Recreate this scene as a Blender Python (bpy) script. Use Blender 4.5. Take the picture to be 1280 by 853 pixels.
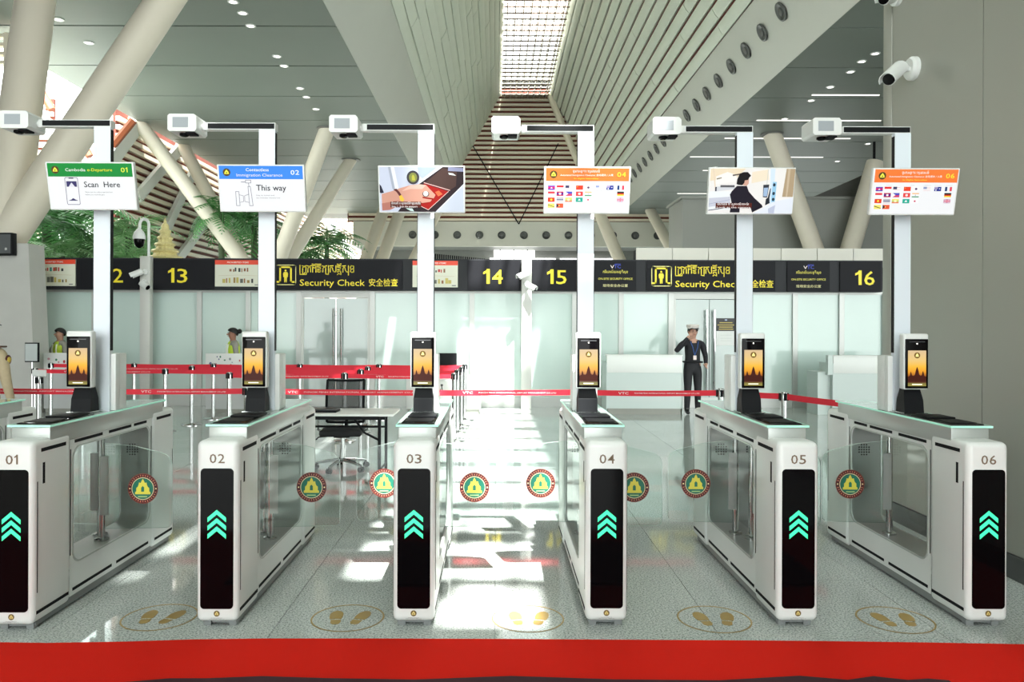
import bpy, bmesh, math, random
from mathutils import Vector, Matrix

for o in list(bpy.data.objects):
    bpy.data.objects.remove(o)
SC = bpy.context.scene
COL = SC.collection
R = math.radians
PI = math.pi
random.seed(7)

# ------------------------------------------------------------------ camera, sky, sun, exposure
H = 1.652            # camera height
F = 960.0            # focal length in pixels of the 1280 wide frame
cam_d = bpy.data.cameras.new('camera')
cam_d.sensor_width = 36.0
cam_d.lens = F / 1280 * 36
cam_d.shift_x = 20 / 1280
cam_d.shift_y = -19.5 / 1280
cam_d.clip_end = 400
cam = bpy.data.objects.new('camera', cam_d)
cam.location = (0, 0, H)
cam.rotation_euler = (R(90), R(-0.2), 0)
COL.objects.link(cam)
SC.camera = cam

world = bpy.data.worlds.new('sky')
SC.world = world
world.use_nodes = True
wn = world.node_tree.nodes
wn['Background'].inputs[0].default_value = (0.94, 1.0, 0.98, 1)
wn['Background'].inputs[1].default_value = 2.9

sun_d = bpy.data.lights.new('sun', 'SUN')
sun_d.energy = 14
sun_d.angle = R(0.55)
sun_d.color = (1.0, 0.98, 0.94)
sun = bpy.data.objects.new('sun', sun_d)
SUN = Vector((-0.16, 0.52, -1.0)).normalized()
sun.rotation_euler = SUN.to_track_quat('-Z', 'Y').to_euler()
sun.location = (5, -10, 40)
COL.objects.link(sun)

SC.view_settings.view_transform = 'Standard'
SC.view_settings.look = 'None'
SC.view_settings.gamma = 1.0
SC.view_settings.use_curve_mapping = False
SC.view_settings.exposure = 1.08
SC.cycles.use_denoising = True
SC.cycles.max_bounces = 10
SC.cycles.diffuse_bounces = 5
SC.cycles.transparent_max_bounces = 24
SC.cycles.caustics_reflective = False
SC.cycles.caustics_refractive = False


def at(px, py, Y):
    """photo pixel + distance -> place in the hall"""
    return Vector(((px - 620) * Y / F, Y, H - (py - 407) * Y / F))


def fx(px, Y):
    return (px - 620) * Y / F


# ------------------------------------------------------------------ materials
MATS = {}


def mat(name, col, rough=0.5, metal=0.0, noise=0.0, nscale=8.0, bump=0.0, emit=0.0, coat=0.0, spec=0.5, stretch=None):
    if name in MATS:
        return MATS[name]
    m = bpy.data.materials.new(name)
    m.use_nodes = True
    nt = m.node_tree
    b = nt.nodes['Principled BSDF']
    c = (col[0], col[1], col[2], 1)
    b.inputs['Base Color'].default_value = c
    b.inputs['Roughness'].default_value = rough
    b.inputs['Metallic'].default_value = metal
    b.inputs['Specular IOR Level'].default_value = spec
    if coat:
        b.inputs['Coat Weight'].default_value = coat
        b.inputs['Coat Roughness'].default_value = 0.06
    if emit:
        b.inputs['Emission Color'].default_value = c
        b.inputs['Emission Strength'].default_value = emit
    if noise or bump:
        g = nt.nodes.new('ShaderNodeNewGeometry')
        n = nt.nodes.new('ShaderNodeTexNoise')
        n.inputs['Scale'].default_value = nscale
        n.inputs['Detail'].default_value = 4
        src = g.outputs['Position']
        if stretch:
            mp = nt.nodes.new('ShaderNodeMapping')
            mp.inputs['Scale'].default_value = stretch
            nt.links.new(src, mp.inputs['Vector'])
            src = mp.outputs['Vector']
        nt.links.new(src, n.inputs['Vector'])
        if noise:
            mx = nt.nodes.new('ShaderNodeMix')
            mx.data_type = 'RGBA'
            mx.inputs[6].default_value = (col[0] * (1 - noise), col[1] * (1 - noise), col[2] * (1 - noise), 1)
            mx.inputs[7].default_value = (min(1, col[0] * (1 + noise)), min(1, col[1] * (1 + noise)), min(1, col[2] * (1 + noise)), 1)
            nt.links.new(n.outputs['Fac'], mx.inputs[0])
            nt.links.new(mx.outputs[2], b.inputs['Base Color'])
        if bump:
            bp = nt.nodes.new('ShaderNodeBump')
            bp.inputs['Strength'].default_value = bump
            bp.inputs['Distance'].default_value = 0.01
            nt.links.new(n.outputs['Fac'], bp.inputs['Height'])
            nt.links.new(bp.outputs['Normal'], b.inputs['Normal'])
    MATS[name] = m
    return m


def lit(col, s=1.0):
    """a colour shown on a backlit display panel"""
    k = 'display_%.3f_%.3f_%.3f_%.2f' % (col[0], col[1], col[2], s)
    if k in MATS:
        return MATS[k]
    m = mat(k, (col[0] * .3, col[1] * .3, col[2] * .3), 0.4, spec=0.12)
    b = m.node_tree.nodes['Principled BSDF']
    b.inputs['Emission Color'].default_value = (col[0], col[1], col[2], 1)
    b.inputs['Emission Strength'].default_value = s
    return m


def ink(col, s=None):
    return mat('ink_%.3f_%.3f_%.3f' % col, col, 0.45)


def glass(name, tint, refl_rough=0.02, ior=1.45):
    if name in MATS:
        return MATS[name]
    m = bpy.data.materials.new(name)
    m.use_nodes = True
    nt = m.node_tree
    nt.nodes.remove(nt.nodes['Principled BSDF'])
    t = nt.nodes.new('ShaderNodeBsdfTransparent')
    t.inputs[0].default_value = (*tint, 1)
    gl = nt.nodes.new('ShaderNodeBsdfGlossy')
    gl.inputs['Roughness'].default_value = refl_rough
    fr = nt.nodes.new('ShaderNodeFresnel')
    fr.inputs['IOR'].default_value = ior
    mx = nt.nodes.new('ShaderNodeMixShader')
    nt.links.new(fr.outputs[0], mx.inputs[0])
    nt.links.new(t.outputs[0], mx.inputs[1])
    nt.links.new(gl.outputs[0], mx.inputs[2])
    nt.links.new(mx.outputs[0], nt.nodes['Material Output'].inputs['Surface'])
    MATS[name] = m
    return m


def granite():
    m = bpy.data.materials.new('speckled_granite')
    m.use_nodes = True
    nt = m.node_tree
    b = nt.nodes['Principled BSDF']
    g = nt.nodes.new('ShaderNodeNewGeometry')
    n1 = nt.nodes.new('ShaderNodeTexNoise')
    n1.inputs['Scale'].default_value = 95
    n1.inputs['Detail'].default_value = 3
    n1.inputs['Roughness'].default_value = 0.7
    r1 = nt.nodes.new('ShaderNodeValToRGB')
    e = r1.color_ramp.elements
    e[0].position = 0.36
    e[0].color = (0.20, 0.225, 0.215, 1)
    e[1].position = 0.62
    e[1].color = (0.76, 0.80, 0.775, 1)
    k = e.new(0.48)
    k.color = (0.54, 0.58, 0.56, 1)
    n2 = nt.nodes.new('ShaderNodeTexNoise')
    n2.inputs['Scale'].default_value = 0.9
    n2.inputs['Detail'].default_value = 5
    mx = nt.nodes.new('ShaderNodeMix')
    mx.data_type = 'RGBA'
    mx.blend_type = 'MULTIPLY'
    mx.inputs[0].default_value = 0.35
    for n in (n1, n2):
        nt.links.new(g.outputs['Position'], n.inputs['Vector'])
    nt.links.new(n1.outputs['Fac'], r1.inputs[0])
    nt.links.new(r1.outputs[0], mx.inputs[6])
    nt.links.new(n2.outputs['Fac'], mx.inputs[7])
    nt.links.new(mx.outputs[2], b.inputs['Base Color'])
    b.inputs['Roughness'].default_value = 0.055
    b.inputs['Specular IOR Level'].default_value = 0.8
    MATS['granite'] = m
    return m


WHITE = mat('white_powder_coat', (0.76, 0.77, 0.76), 0.33, noise=0.02, nscale=3)
SILVER = mat('satin_silver', (0.46, 0.48, 0.46), 0.34, metal=0.3, noise=0.03, nscale=4)
BLACKGLOSS = mat('black_glass_panel', (0.0025, 0.002, 0.0025), 0.07, spec=0.10)
BLACK = mat('black_plastic', (0.006, 0.0065, 0.008), 0.5, spec=0.15)
DARK = mat('dark_gap', (0.012, 0.012, 0.014), 0.7, spec=0.1)
CHROME = mat('brushed_steel', (0.66, 0.67, 0.67), 0.16, metal=1.0)
MINT = mat('glowing_glass_edge', (0.42, 0.85, 0.68), 0.2, emit=0.12)  # faint glow added to the colour; the glass edge is no lamp
GLASS = glass('clear_glass', (0.93, 0.97, 0.955))
GLASS2 = glass('thin_window_glass', (0.985, 0.995, 0.99), 0.02, 1.1)
GEDGE = mat('glass_edge', (0.62, 0.75, 0.70), 0.15)
GREYBASE = mat('grey_plinth', (0.22, 0.23, 0.23), 0.4)
ALU = mat('aluminium_frame', (0.50, 0.51, 0.49), 0.38, metal=0.3)
CREAM = mat('cream_column_paint', (0.79, 0.72, 0.60), 0.5, noise=0.04, nscale=1.5)
CEIL = mat('grey_ceiling_metal', (0.21, 0.235, 0.21), 0.5, noise=0.05, nscale=0.6, spec=0.25)
CEILLITE = mat('pale_ceiling_metal', (0.56, 0.57, 0.52), 0.4, metal=0.1, noise=0.03, nscale=0.7)
PLANK = mat('pale_green_grey_plank', (0.66, 0.70, 0.60), 0.45, noise=0.05, nscale=2)
BROWN = mat('red_brown_backing', (0.15, 0.026, 0.013), 0.7, noise=0.2, nscale=3)
SLATC = mat('cream_slat', (0.85, 0.77, 0.62), 0.5, noise=0.06, nscale=1.2)
WALLG = mat('grey_wall_panel', (0.36, 0.362, 0.32), 0.4, metal=0.2, noise=0.04, nscale=1.2, stretch=(1, 1, .25))
FROST = mat('frosted_green_glass', (0.58, 0.70, 0.66), 0.10, noise=0.05, nscale=0.5, spec=0.6)
SIGNB = mat('charcoal_sign_board', (0.012, 0.012, 0.015), 0.5, spec=0.12)
SIGND = mat('dark_grey_fascia', (0.03, 0.031, 0.035), 0.5, spec=0.15)
CONC = mat('pale_concrete', (0.60, 0.59, 0.56), 0.75, noise=0.08, nscale=2.5, bump=0.2)
REDBELT = mat('red_belt', (0.72, 0.012, 0.035), 0.6)
GOLD = mat('gold_print', (0.55, 0.36, 0.09), 0.4, metal=0.4)
YELLOW = mat('yellow_vinyl', (0.95, 0.78, 0.03), 0.45)
GRANITE = granite()

# ------------------------------------------------------------------ mesh builder


class MB:
    def __init__(s):
        s.v, s.f, s.k, s.mats = [], [], [], []

    def mi(s, m):
        if m is None:
            return 0
        if m not in s.mats:
            s.mats.append(m)
        return s.mats.index(m)

    def add(s, vs, fs, m=None):
        b = len(s.v)
        k = s.mi(m)
        s.v += [tuple(p) for p in vs]
        for f in fs:
            s.f.append(tuple(i + b for i in f))
            s.k.append(k)
        return s

    def box(s, x0, x1, y0, y1, z0, z1, m=None):
        vs = [(x0, y0, z0), (x1, y0, z0), (x1, y1, z0), (x0, y1, z0), (x0, y0, z1), (x1, y0, z1), (x1, y1, z1), (x0, y1, z1)]
        fs = [(0, 3, 2, 1), (4, 5, 6, 7), (0, 1, 5, 4), (1, 2, 6, 5), (2, 3, 7, 6), (3, 0, 4, 7)]
        return s.add(vs, fs, m)

    def rbox(s, x0, x1, y0, y1, z0, z1, r=0.01, seg=2, m=None, only=None):
        bm = bmesh.new()
        bmesh.ops.create_cube(bm, size=1)
        for v in bm.verts:
            v.co = Vector(((x0 + x1) / 2 + v.co.x * (x1 - x0), (y0 + y1) / 2 + v.co.y * (y1 - y0), (z0 + z1) / 2 + v.co.z * (z1 - z0)))
        ed = [e for e in bm.edges if only is None or only(e)]
        bmesh.ops.bevel(bm, geom=ed, offset=r, segments=seg, profile=0.5, affect='EDGES')
        bm.verts.index_update()
        s.add([v.co.copy() for v in bm.verts], [[v.index for v in f.verts] for f in bm.faces], m)
        bm.free()
        return s

    def hexa(s, p, m=None):
        """eight corners: bottom ring then top ring"""
        fs = [(0, 3, 2, 1), (4, 5, 6, 7), (0, 1, 5, 4), (1, 2, 6, 5), (2, 3, 7, 6), (3, 0, 4, 7)]
        return s.add(p, fs, m)

    def tube(s, pts, rad, n=10, m=None, cap=True):
        pts = [Vector(p) for p in pts]
        if not isinstance(rad, (list, tuple)):
            rad = [rad] * len(pts)
        vs, fs = [], []
        up = None
        for i, p in enumerate(pts):
            if i == 0:
                d = pts[1] - pts[0]
            elif i == len(pts) - 1:
                d = pts[-1] - pts[-2]
            else:
                d = (pts[i + 1] - pts[i]).normalized() + (pts[i] - pts[i - 1]).normalized()
            d.normalize()
            if up is None:
                up = Vector((0, 0, 1)) if abs(d.z) < 0.9 else Vector((1, 0, 0))
            a = d.cross(up).normalized()
            up = a.cross(d).normalized()
            for k in range(n):
                t = 2 * PI * k / n
                vs.append(p + (a * math.cos(t) + up * math.sin(t)) * rad[i])
        for i in range(len(pts) - 1):
            for k in range(n):
                q = (k + 1) % n
                fs.append((i * n + k, i * n + q, (i + 1) * n + q, (i + 1) * n + k))
        if cap:
            fs.append(tuple(range(n - 1, -1, -1)))
            fs.append(tuple(range((len(pts) - 1) * n, len(pts) * n)))
        return s.add(vs, fs, m)

    def lathe(s, prof, n=20, c=(0, 0, 0), m=None):
        vs, fs = [], []
        for r, z in prof:
            for k in range(n):
                t = 2 * PI * k / n
                vs.append((c[0] + r * math.cos(t), c[1] + r * math.sin(t), c[2] + z))
        for i in range(len(prof) - 1):
            for k in range(n):
                q = (k + 1) % n
                fs.append((i * n + k, i * n + q, (i + 1) * n + q, (i + 1) * n + k))
        fs.append(tuple(range(n - 1, -1, -1)))
        fs.append(tuple(range((len(prof) - 1) * n, len(prof) * n)))
        return s.add(vs, fs, m)

    def prism(s, pts, y0, y1, m=None, side=None):
        """polygon in (x, z) between y0 (front) and y1 (back)"""
        n = len(pts)
        vs = [(p[0], y0, p[1]) for p in pts] + [(p[0], y1, p[1]) for p in pts]
        s.add(vs, [tuple(range(n)), tuple(range(2 * n - 1, n - 1, -1))], m)
        s.add(vs, [(i, i + n, (i + 1) % n + n, (i + 1) % n) for i in range(n)], side or m)
        return s

    def ball(s, c, rx, ry, rz, m=None, nu=12, nv=8):
        vs, fs = [], []
        for j in range(nv + 1):
            a = PI * j / nv
            for i in range(nu):
                t = 2 * PI * i / nu
                vs.append((c[0] + rx * math.sin(a) * math.cos(t), c[1] + ry * math.sin(a) * math.sin(t), c[2] + rz * math.cos(a)))
        for j in range(nv):
            for i in range(nu):
                q = (i + 1) % nu
                fs.append((j * nu + i, (j + 1) * nu + i, (j + 1) * nu + q, j * nu + q))
        return s.add(vs, fs, m)

    def mesh(s, name, m=None, smooth=True):
        me = bpy.data.meshes.new(name)
        me.from_pydata(s.v, [], s.f)
        ml = s.mats or [m]
        for q in ml:
            me.materials.append(q)
        if len(ml) > 1:
            me.polygons.foreach_set('material_index', s.k)
        bm = bmesh.new()
        bm.from_mesh(me)
        bmesh.ops.remove_doubles(bm, verts=bm.verts, dist=1e-6)
        bmesh.ops.recalc_face_normals(bm, faces=bm.faces)
        bm.to_mesh(me)
        bm.free()
        if smooth:
            me.polygons.foreach_set('use_smooth', [True] * len(me.polygons))
            me.set_sharp_from_angle(angle=R(38))
        me.update()
        return me

    def build(s, name, parent=None, m=None, loc=(0, 0, 0), rot=(0, 0, 0), smooth=True):
        return put(name, s.mesh(name, m, smooth), parent, loc, rot)


def put(name, me, parent=None, loc=(0, 0, 0), rot=(0, 0, 0)):
    o = bpy.data.objects.new(name, me)
    COL.objects.link(o)
    o.parent = parent
    o.location = loc
    o.rotation_euler = rot
    return o


def thing(name, label, cat, loc=(0, 0, 0), rot=(0, 0, 0), group=None):
    o = put(name, None, None, loc, rot)
    o.empty_display_size = 0.1
    return tag(o, label, cat, group)


def tag(o, label=None, cat=None, group=None, kind=None):
    if label:
        o['label'] = label
    if cat:
        o['category'] = cat
    if group:
        o['group'] = group
    if kind:
        o['kind'] = kind
    return o


def struct(o, label, cat='wall'):
    return tag(o, label, cat, kind='structure')


def copy_tree(o, parent=None):
    c = o.copy()
    COL.objects.link(c)
    c.parent = parent
    for ch in list(o.children):
        copy_tree(ch, c)
    return c


BOXC = {}


def boxpart(name, parent, x0, x1, y0, y1, z0, z1, m, r=0.0):
    """box part; alike boxes share one mesh"""
    k = (name, round(x1 - x0, 4), round(y1 - y0, 4), round(z1 - z0, 4), m.name, r)
    if k not in BOXC:
        b = MB()
        hx, hy, hz = (x1 - x0) / 2, (y1 - y0) / 2, (z1 - z0) / 2
        if r:
            b.rbox(-hx, hx, -hy, hy, -hz, hz, r, 2)
        else:
            b.box(-hx, hx, -hy, hy, -hz, hz)
        BOXC[k] = b.mesh(name, m)
    return put(name, BOXC[k], parent, ((x0 + x1) / 2, (y0 + y1) / 2, (z0 + z1) / 2))


# ------------------------------------------------------------------ flat print (lettering, pictures) on the front (-Y) face
TXT = {}


def textgeo(t, bold=.006):
    if t == '1':
        return [(.15, 0), (.15 + .12 + bold * 3, 0), (.27 + bold * 3, .73), (.16, .73), (.13, .66), (.0, .58), (.0, .47), (.15, .54)], [(0, 1, 2, 3, 4, 7), (4, 5, 6, 7)], 0, .27 + bold * 3, 0, .73
    if t in TXT:
        return TXT[t]
    c = bpy.data.curves.new('t', 'FONT')
    c.body = t
    c.size = 1.0
    c.resolution_u = 2
    c.offset = bold
    o = bpy.data.objects.new('t', c)
    COL.objects.link(o)
    dg = bpy.context.evaluated_depsgraph_get()
    me = bpy.data.meshes.new_from_object(o.evaluated_get(dg))
    vs = [(v.co.x, v.co.y) for v in me.vertices]
    fs = [tuple(p.vertices) for p in me.polygons]
    bpy.data.meshes.remove(me)
    bpy.data.objects.remove(o)
    bpy.data.curves.remove(c)
    if not vs:
        vs = [(0, 0), (1, 0), (1, 1)]
        fs = []
    xs = [v[0] for v in vs]
    ys = [v[1] for v in vs]
    TXT[t] = (vs, fs, min(xs), max(xs), min(ys), max(ys))
    return TXT[t]


class Print:
    """flat layered print; x right, z up, each item a hair in front of the one before"""

    def __init__(s, shade=ink, step=0.0004):
        s.b = MB()
        s.y = 0.0
        s.shade = shade
        s.step = step

    def _l(s):
        s.y -= s.step
        return s.y

    def poly(s, pts, col):
        y = s._l()
        s.b.add([(p[0], y, p[1]) for p in pts], [tuple(range(len(pts)))], s.shade(col))
        return s

    def rect(s, x0, z0, x1, z1, col):
        return s.poly([(x0, z0), (x1, z0), (x1, z1), (x0, z1)], col)

    def ell(s, cx, cz, rx, rz, col, n=28):
        return s.poly([(cx + rx * math.cos(2 * PI * i / n), cz + rz * math.sin(2 * PI * i / n)) for i in range(n)], col)

    def ring(s, cx, cz, rx, rz, w, col, n=40):
        y = s._l()
        vs = []
        for i in range(n):
            c, q = math.cos(2 * PI * i / n), math.sin(2 * PI * i / n)
            vs += [(cx + rx * c, y, cz + rz * q), (cx + (rx - w) * c, y, cz + (rz - w) * q)]
        s.b.add(vs, [(2 * i, 2 * i + 1, (2 * i + 3) % (2 * n), (2 * i + 2) % (2 * n)) for i in range(n)], s.shade(col))
        return s

    def line(s, pts, w, col):
        y = s._l()
        for (ax, az), (bx, bz) in zip(pts, pts[1:]):
            d = Vector((bx - ax, bz - az))
            L = d.length or 1
            d /= L
            e = d * w * 0.5
            n = Vector((-d.y, d.x)) * w * 0.5
            s.b.add([(ax - e.x + n.x, y, az - e.y + n.y), (ax - e.x - n.x, y, az - e.y - n.y), (bx + e.x - n.x, y, bz + e.y - n.y), (bx + e.x + n.x, y, bz + e.y + n.y)], [(0, 1, 2, 3)], s.shade(col))
        return s

    def text(s, t, x, z, h, col, w=None, align='c', ref=None):
        """x, z = anchor at the middle of the line height; h = height of the capitals; w = fitted width"""
        vs, fs, a, b_, c, d = textgeo(t)
        sc = h / 0.73
        sx = sc
        if w:
            sx = w / (b_ - a)
        off = {'c': -(a + b_) / 2, 'l': -a, 'r': -b_}[align]
        y = s._l()
        s.b.add([(x + (p[0] + off) * sx, y, z + (p[1] - 0.365) * sc) for p in vs], fs, s.shade(col))
        return s

    def number(s, t, x, z, h, col, w):
        n = sum(.5 if d == '1' else 1 for d in t) + .22 * (len(t) - 1)
        u = w / n
        x -= w / 2
        for d in t:
            q = u * (.5 if d == '1' else 1)
            s.text(d, x, z, h, col, w=q, align='l')
            x += q + .22 * u
        return s

    def build(s, name, parent, loc=(0, 0, 0), rot=(0, 0, 0)):
        return s.b.build(name, parent, None, loc, rot, smooth=False)

    def mesh(s, name):
        return s.b.mesh(name, None, False)


TEMPLE = [(-.62, -.45), (.62, -.45), (.62, -.28), (.52, -.22), (.52, .05), (.40, .16), (.34, .30), (.30, .50), (.16, .46), (.10, .62), (0, .80), (-.10, .62), (-.16, .46), (-.30, .50), (-.34, .30), (-.40, .16), (-.52, .05), (-.52, -.22), (-.62, -.28)]


def emblem(p, cx, cz, r, full=True, dark=(0.055, 0.005, 0.008), gold=(0.62, 0.56, 0.07), green=(0.006, 0.13, 0.085)):
    p.ell(cx, cz, r, r, dark, 36 if full else 20)
    if full:
        p.ring(cx, cz, r * .985, r * .985, r * .02, (0.30, 0.06, 0.03))
        for i in range(34):
            a = PI * (i + .5) / 17
            if abs(math.sin(a)) < 0.14:
                continue
            c, q = math.cos(a), math.sin(a)
            s0, s1 = r * .80, r * (.90 if i % 3 else .93)
            t = r * .026
            p.b.add([(cx + c * s0 - q * t, p.y - .0004, cz + q * s0 + c * t), (cx + c * s0 + q * t, p.y - .0004, cz + q * s0 - c * t), (cx + c * s1 + q * t, p.y - .0004, cz + q * s1 - c * t), (cx + c * s1 - q * t, p.y - .0004, cz + q * s1 + c * t)], [(0, 1, 2, 3)], p.shade((0.50, 0.17, 0.10)))
        p.y -= .0004
        for sx in (-1, 1):
            p.ell(cx + sx * r * .86, cz, r * .05, r * .05, (0.9, 0.75, 0.4), 6)
        p.ell(cx, cz, r * .74, r * .74, (0.72, 0.62, 0.38), 32)
        p.ell(cx, cz, r * .70, r * .70, green, 32)
        p.poly([(cx + a * r * .82, cz + b * r * .82) for a, b in TEMPLE], gold)
        p.poly([(cx - .12 * r, cz - .2 * r), (cx + .12 * r, cz - .2 * r), (cx + .12 * r, cz + .06 * r), (cx, cz + .18 * r), (cx - .12 * r, cz + .06 * r)], green)
        p.rect(cx - .5 * r, cz - .30 * r, cx + .5 * r, cz - .25 * r, (0.6, 0.55, 0.06))
        for k in (-2, -1, 1, 2):
            p.rect(cx + k * .13 * r - .03 * r, cz - .24 * r, cx + k * .13 * r + .03 * r, cz + (.12 - abs(k) * .04) * r, (0.62, 0.58, 0.05))
        p.rect(cx - .3 * r, cz - .56 * r, cx + .3 * r, cz - .48 * r, (0.30, 0.50, 0.20))
    else:
        p.poly([(cx - .62 * r, cz - .45 * r), (cx + .62 * r, cz - .45 * r), (cx + .5 * r, cz + .1 * r), (cx, cz + .72 * r), (cx - .5 * r, cz + .1 * r)], gold)
        p.ell(cx, cz - .1 * r, .16 * r, .2 * r, green if not full else dark, 8)
    return p

# ================================================================== THE HALL
ZC = 9.0             # flat ceiling height
YE = 50.5            # far end of the hall
YB = -14.0           # open front of the hall, behind the camera
YW = 15.6            # glass partition

# ---- floor
b = MB()
b.box(-45, 26, YB, 75, -0.20, -0.014)
floor = b.build('floor', None, mat('dark_joint', (0.26, 0.27, 0.26), 0.7))
struct(floor, 'polished speckled grey granite floor of the hall', 'floor')
TS = 1.2
tile = MB().rbox(-TS / 2 + .0015, TS / 2 - .0015, -TS / 2 + .0015, TS / 2 - .0015, -0.0139, 0, 0.0008, 1).mesh('floor_tile', GRANITE)
X0, Y0, NX, NY = -9.6, 2.6, 15, 11
for i in range(NX):
    for j in range(NY):
        put('floor_tile', tile, floor, (X0 + TS * (i + .5), Y0 + TS * (j + .5), 0))
b = MB()
for x0, x1, y0, y1 in ((-45, X0, YB, 75), (X0 + NX * TS, 26, YB, 75), (X0, X0 + NX * TS, YB, Y0), (X0, X0 + NX * TS, Y0 + NY * TS, 75)):
    b.box(x0, x1, y0, y1, -0.0139, 0)
tag(b.build('floor_field', floor, GRANITE), kind='stuff')

# ---- red carpet
b = MB()
edge = [(-300, 807), (-80, 807), (60, 808.5), (160, 806.5), (240, 803.5), (330, 802), (480, 801.5), (640, 801.5), (800, 802), (1000, 802.5), (1150, 804), (1290, 806), (1400, 808), (1460, 809)]
vs, fs = [], []
for px, py in edge:
    Y = F * H / (py - 407)
    X = fx(px, Y)
    vs += [(X, 2.2, 0.0), (X, 2.2, .012), (X, Y - .004, .012), (X, Y, 0.0)]
for i in range(len(edge) - 1):
    for k in range(3):
        fs.append((4 * i + k, 4 * i + k + 1, 4 * i + 5 + k, 4 * i + 4 + k))
b.add(vs, fs)
car = b.build('red_carpet', None, mat('red_carpet_pile', (0.70, 0.016, 0.008), 0.95, noise=0.08, nscale=260, bump=0.3, spec=0.1))
tag(car, 'bright red carpet strip across the floor in front of the gates', 'carpet')
# dark rumpled cloth lying on the near side of the carpet
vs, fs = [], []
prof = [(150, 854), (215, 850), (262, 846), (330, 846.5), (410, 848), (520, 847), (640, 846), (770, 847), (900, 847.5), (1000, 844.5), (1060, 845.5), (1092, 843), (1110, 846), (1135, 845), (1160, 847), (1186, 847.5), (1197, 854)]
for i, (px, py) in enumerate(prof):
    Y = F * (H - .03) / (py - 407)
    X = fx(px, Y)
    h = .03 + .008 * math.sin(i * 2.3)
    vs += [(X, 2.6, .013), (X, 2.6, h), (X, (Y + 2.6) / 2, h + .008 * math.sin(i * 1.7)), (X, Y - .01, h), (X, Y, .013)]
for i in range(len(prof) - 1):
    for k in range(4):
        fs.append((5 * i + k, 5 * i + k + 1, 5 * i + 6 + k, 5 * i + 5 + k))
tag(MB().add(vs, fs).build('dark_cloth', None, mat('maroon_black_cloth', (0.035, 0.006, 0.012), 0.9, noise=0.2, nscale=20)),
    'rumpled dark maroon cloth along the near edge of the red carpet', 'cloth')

# ---- flat ceilings with panels
ceiling = MB()
for x0, x1 in ((-13.0, -3.94), (8.16, 24.0)):
    ceiling.box(x0, x1, 16.0, YE + 3, ZC + .06, ZC + .4)
    ceiling.box(x0, x1, YB, 16.0, ZC, ZC + .4)
ceiling = ceiling.build('ceiling', None, mat('ceiling_gap', (0.10, 0.105, 0.10), 0.6))
struct(ceiling, 'grey metal panel ceiling on both sides of the raised vault', 'ceiling')
PW, PD = 3.0, 2.9
for x0, nx, wd in ((-13.0, 1, 9.06), (8.16, 1, 15.84)):
    for i in range(nx):
        for j in range(12):
            y = 16.0 + PD * j
            boxpart('ceiling_panel', ceiling, x0 + wd * i + .015, x0 + wd * (i + 1) - .015, y + .035, y + PD - .035, ZC, ZC + .055, CEIL)


def along(name, label, pts, m, y0=YB, y1=YE, cat='ceiling'):
    o = MB().prism(pts, y0, y1).build(name, None, m, smooth=False)
    return struct(o, label, cat)


fl = along('trim_1', 'smooth pale sloping fascia on the left side of the vault', [(-3.94, ZC), (-3.02, 10.83), (-3.20, 10.92), (-4.12, ZC + .1)], CEILLITE)
fr = along('trim_2', 'pale sloping fascia with a row of round air nozzles right of the vault', [(8.16, ZC), (7.22, 10.83), (7.40, 10.92), (8.34, ZC + .1)], CEILLITE)
NOZ = MB()
NOZ.lathe([(.0, -.01), (.24, -.01), (.26, .0), (.26, .035), (.22, .05), (.19, .03), (.12, .02), (.10, .045), (.04, .055), (0, .055)], 20)
NOZM = NOZ.mesh('air_nozzle', mat('nozzle_dark_metal', (0.10, 0.105, 0.10), 0.4, metal=0.6))
nrm = Vector((-1.83, 0, -.94)).normalized()
rot_n = nrm.to_track_quat('Z', 'Y').to_euler()
for k in range(22):
    put('air_nozzle', NOZM, fr, (7.60 + nrm.x * .01, 19.06 + 1.45 * k, 10.07 + nrm.z * .01), rot_n)

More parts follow.
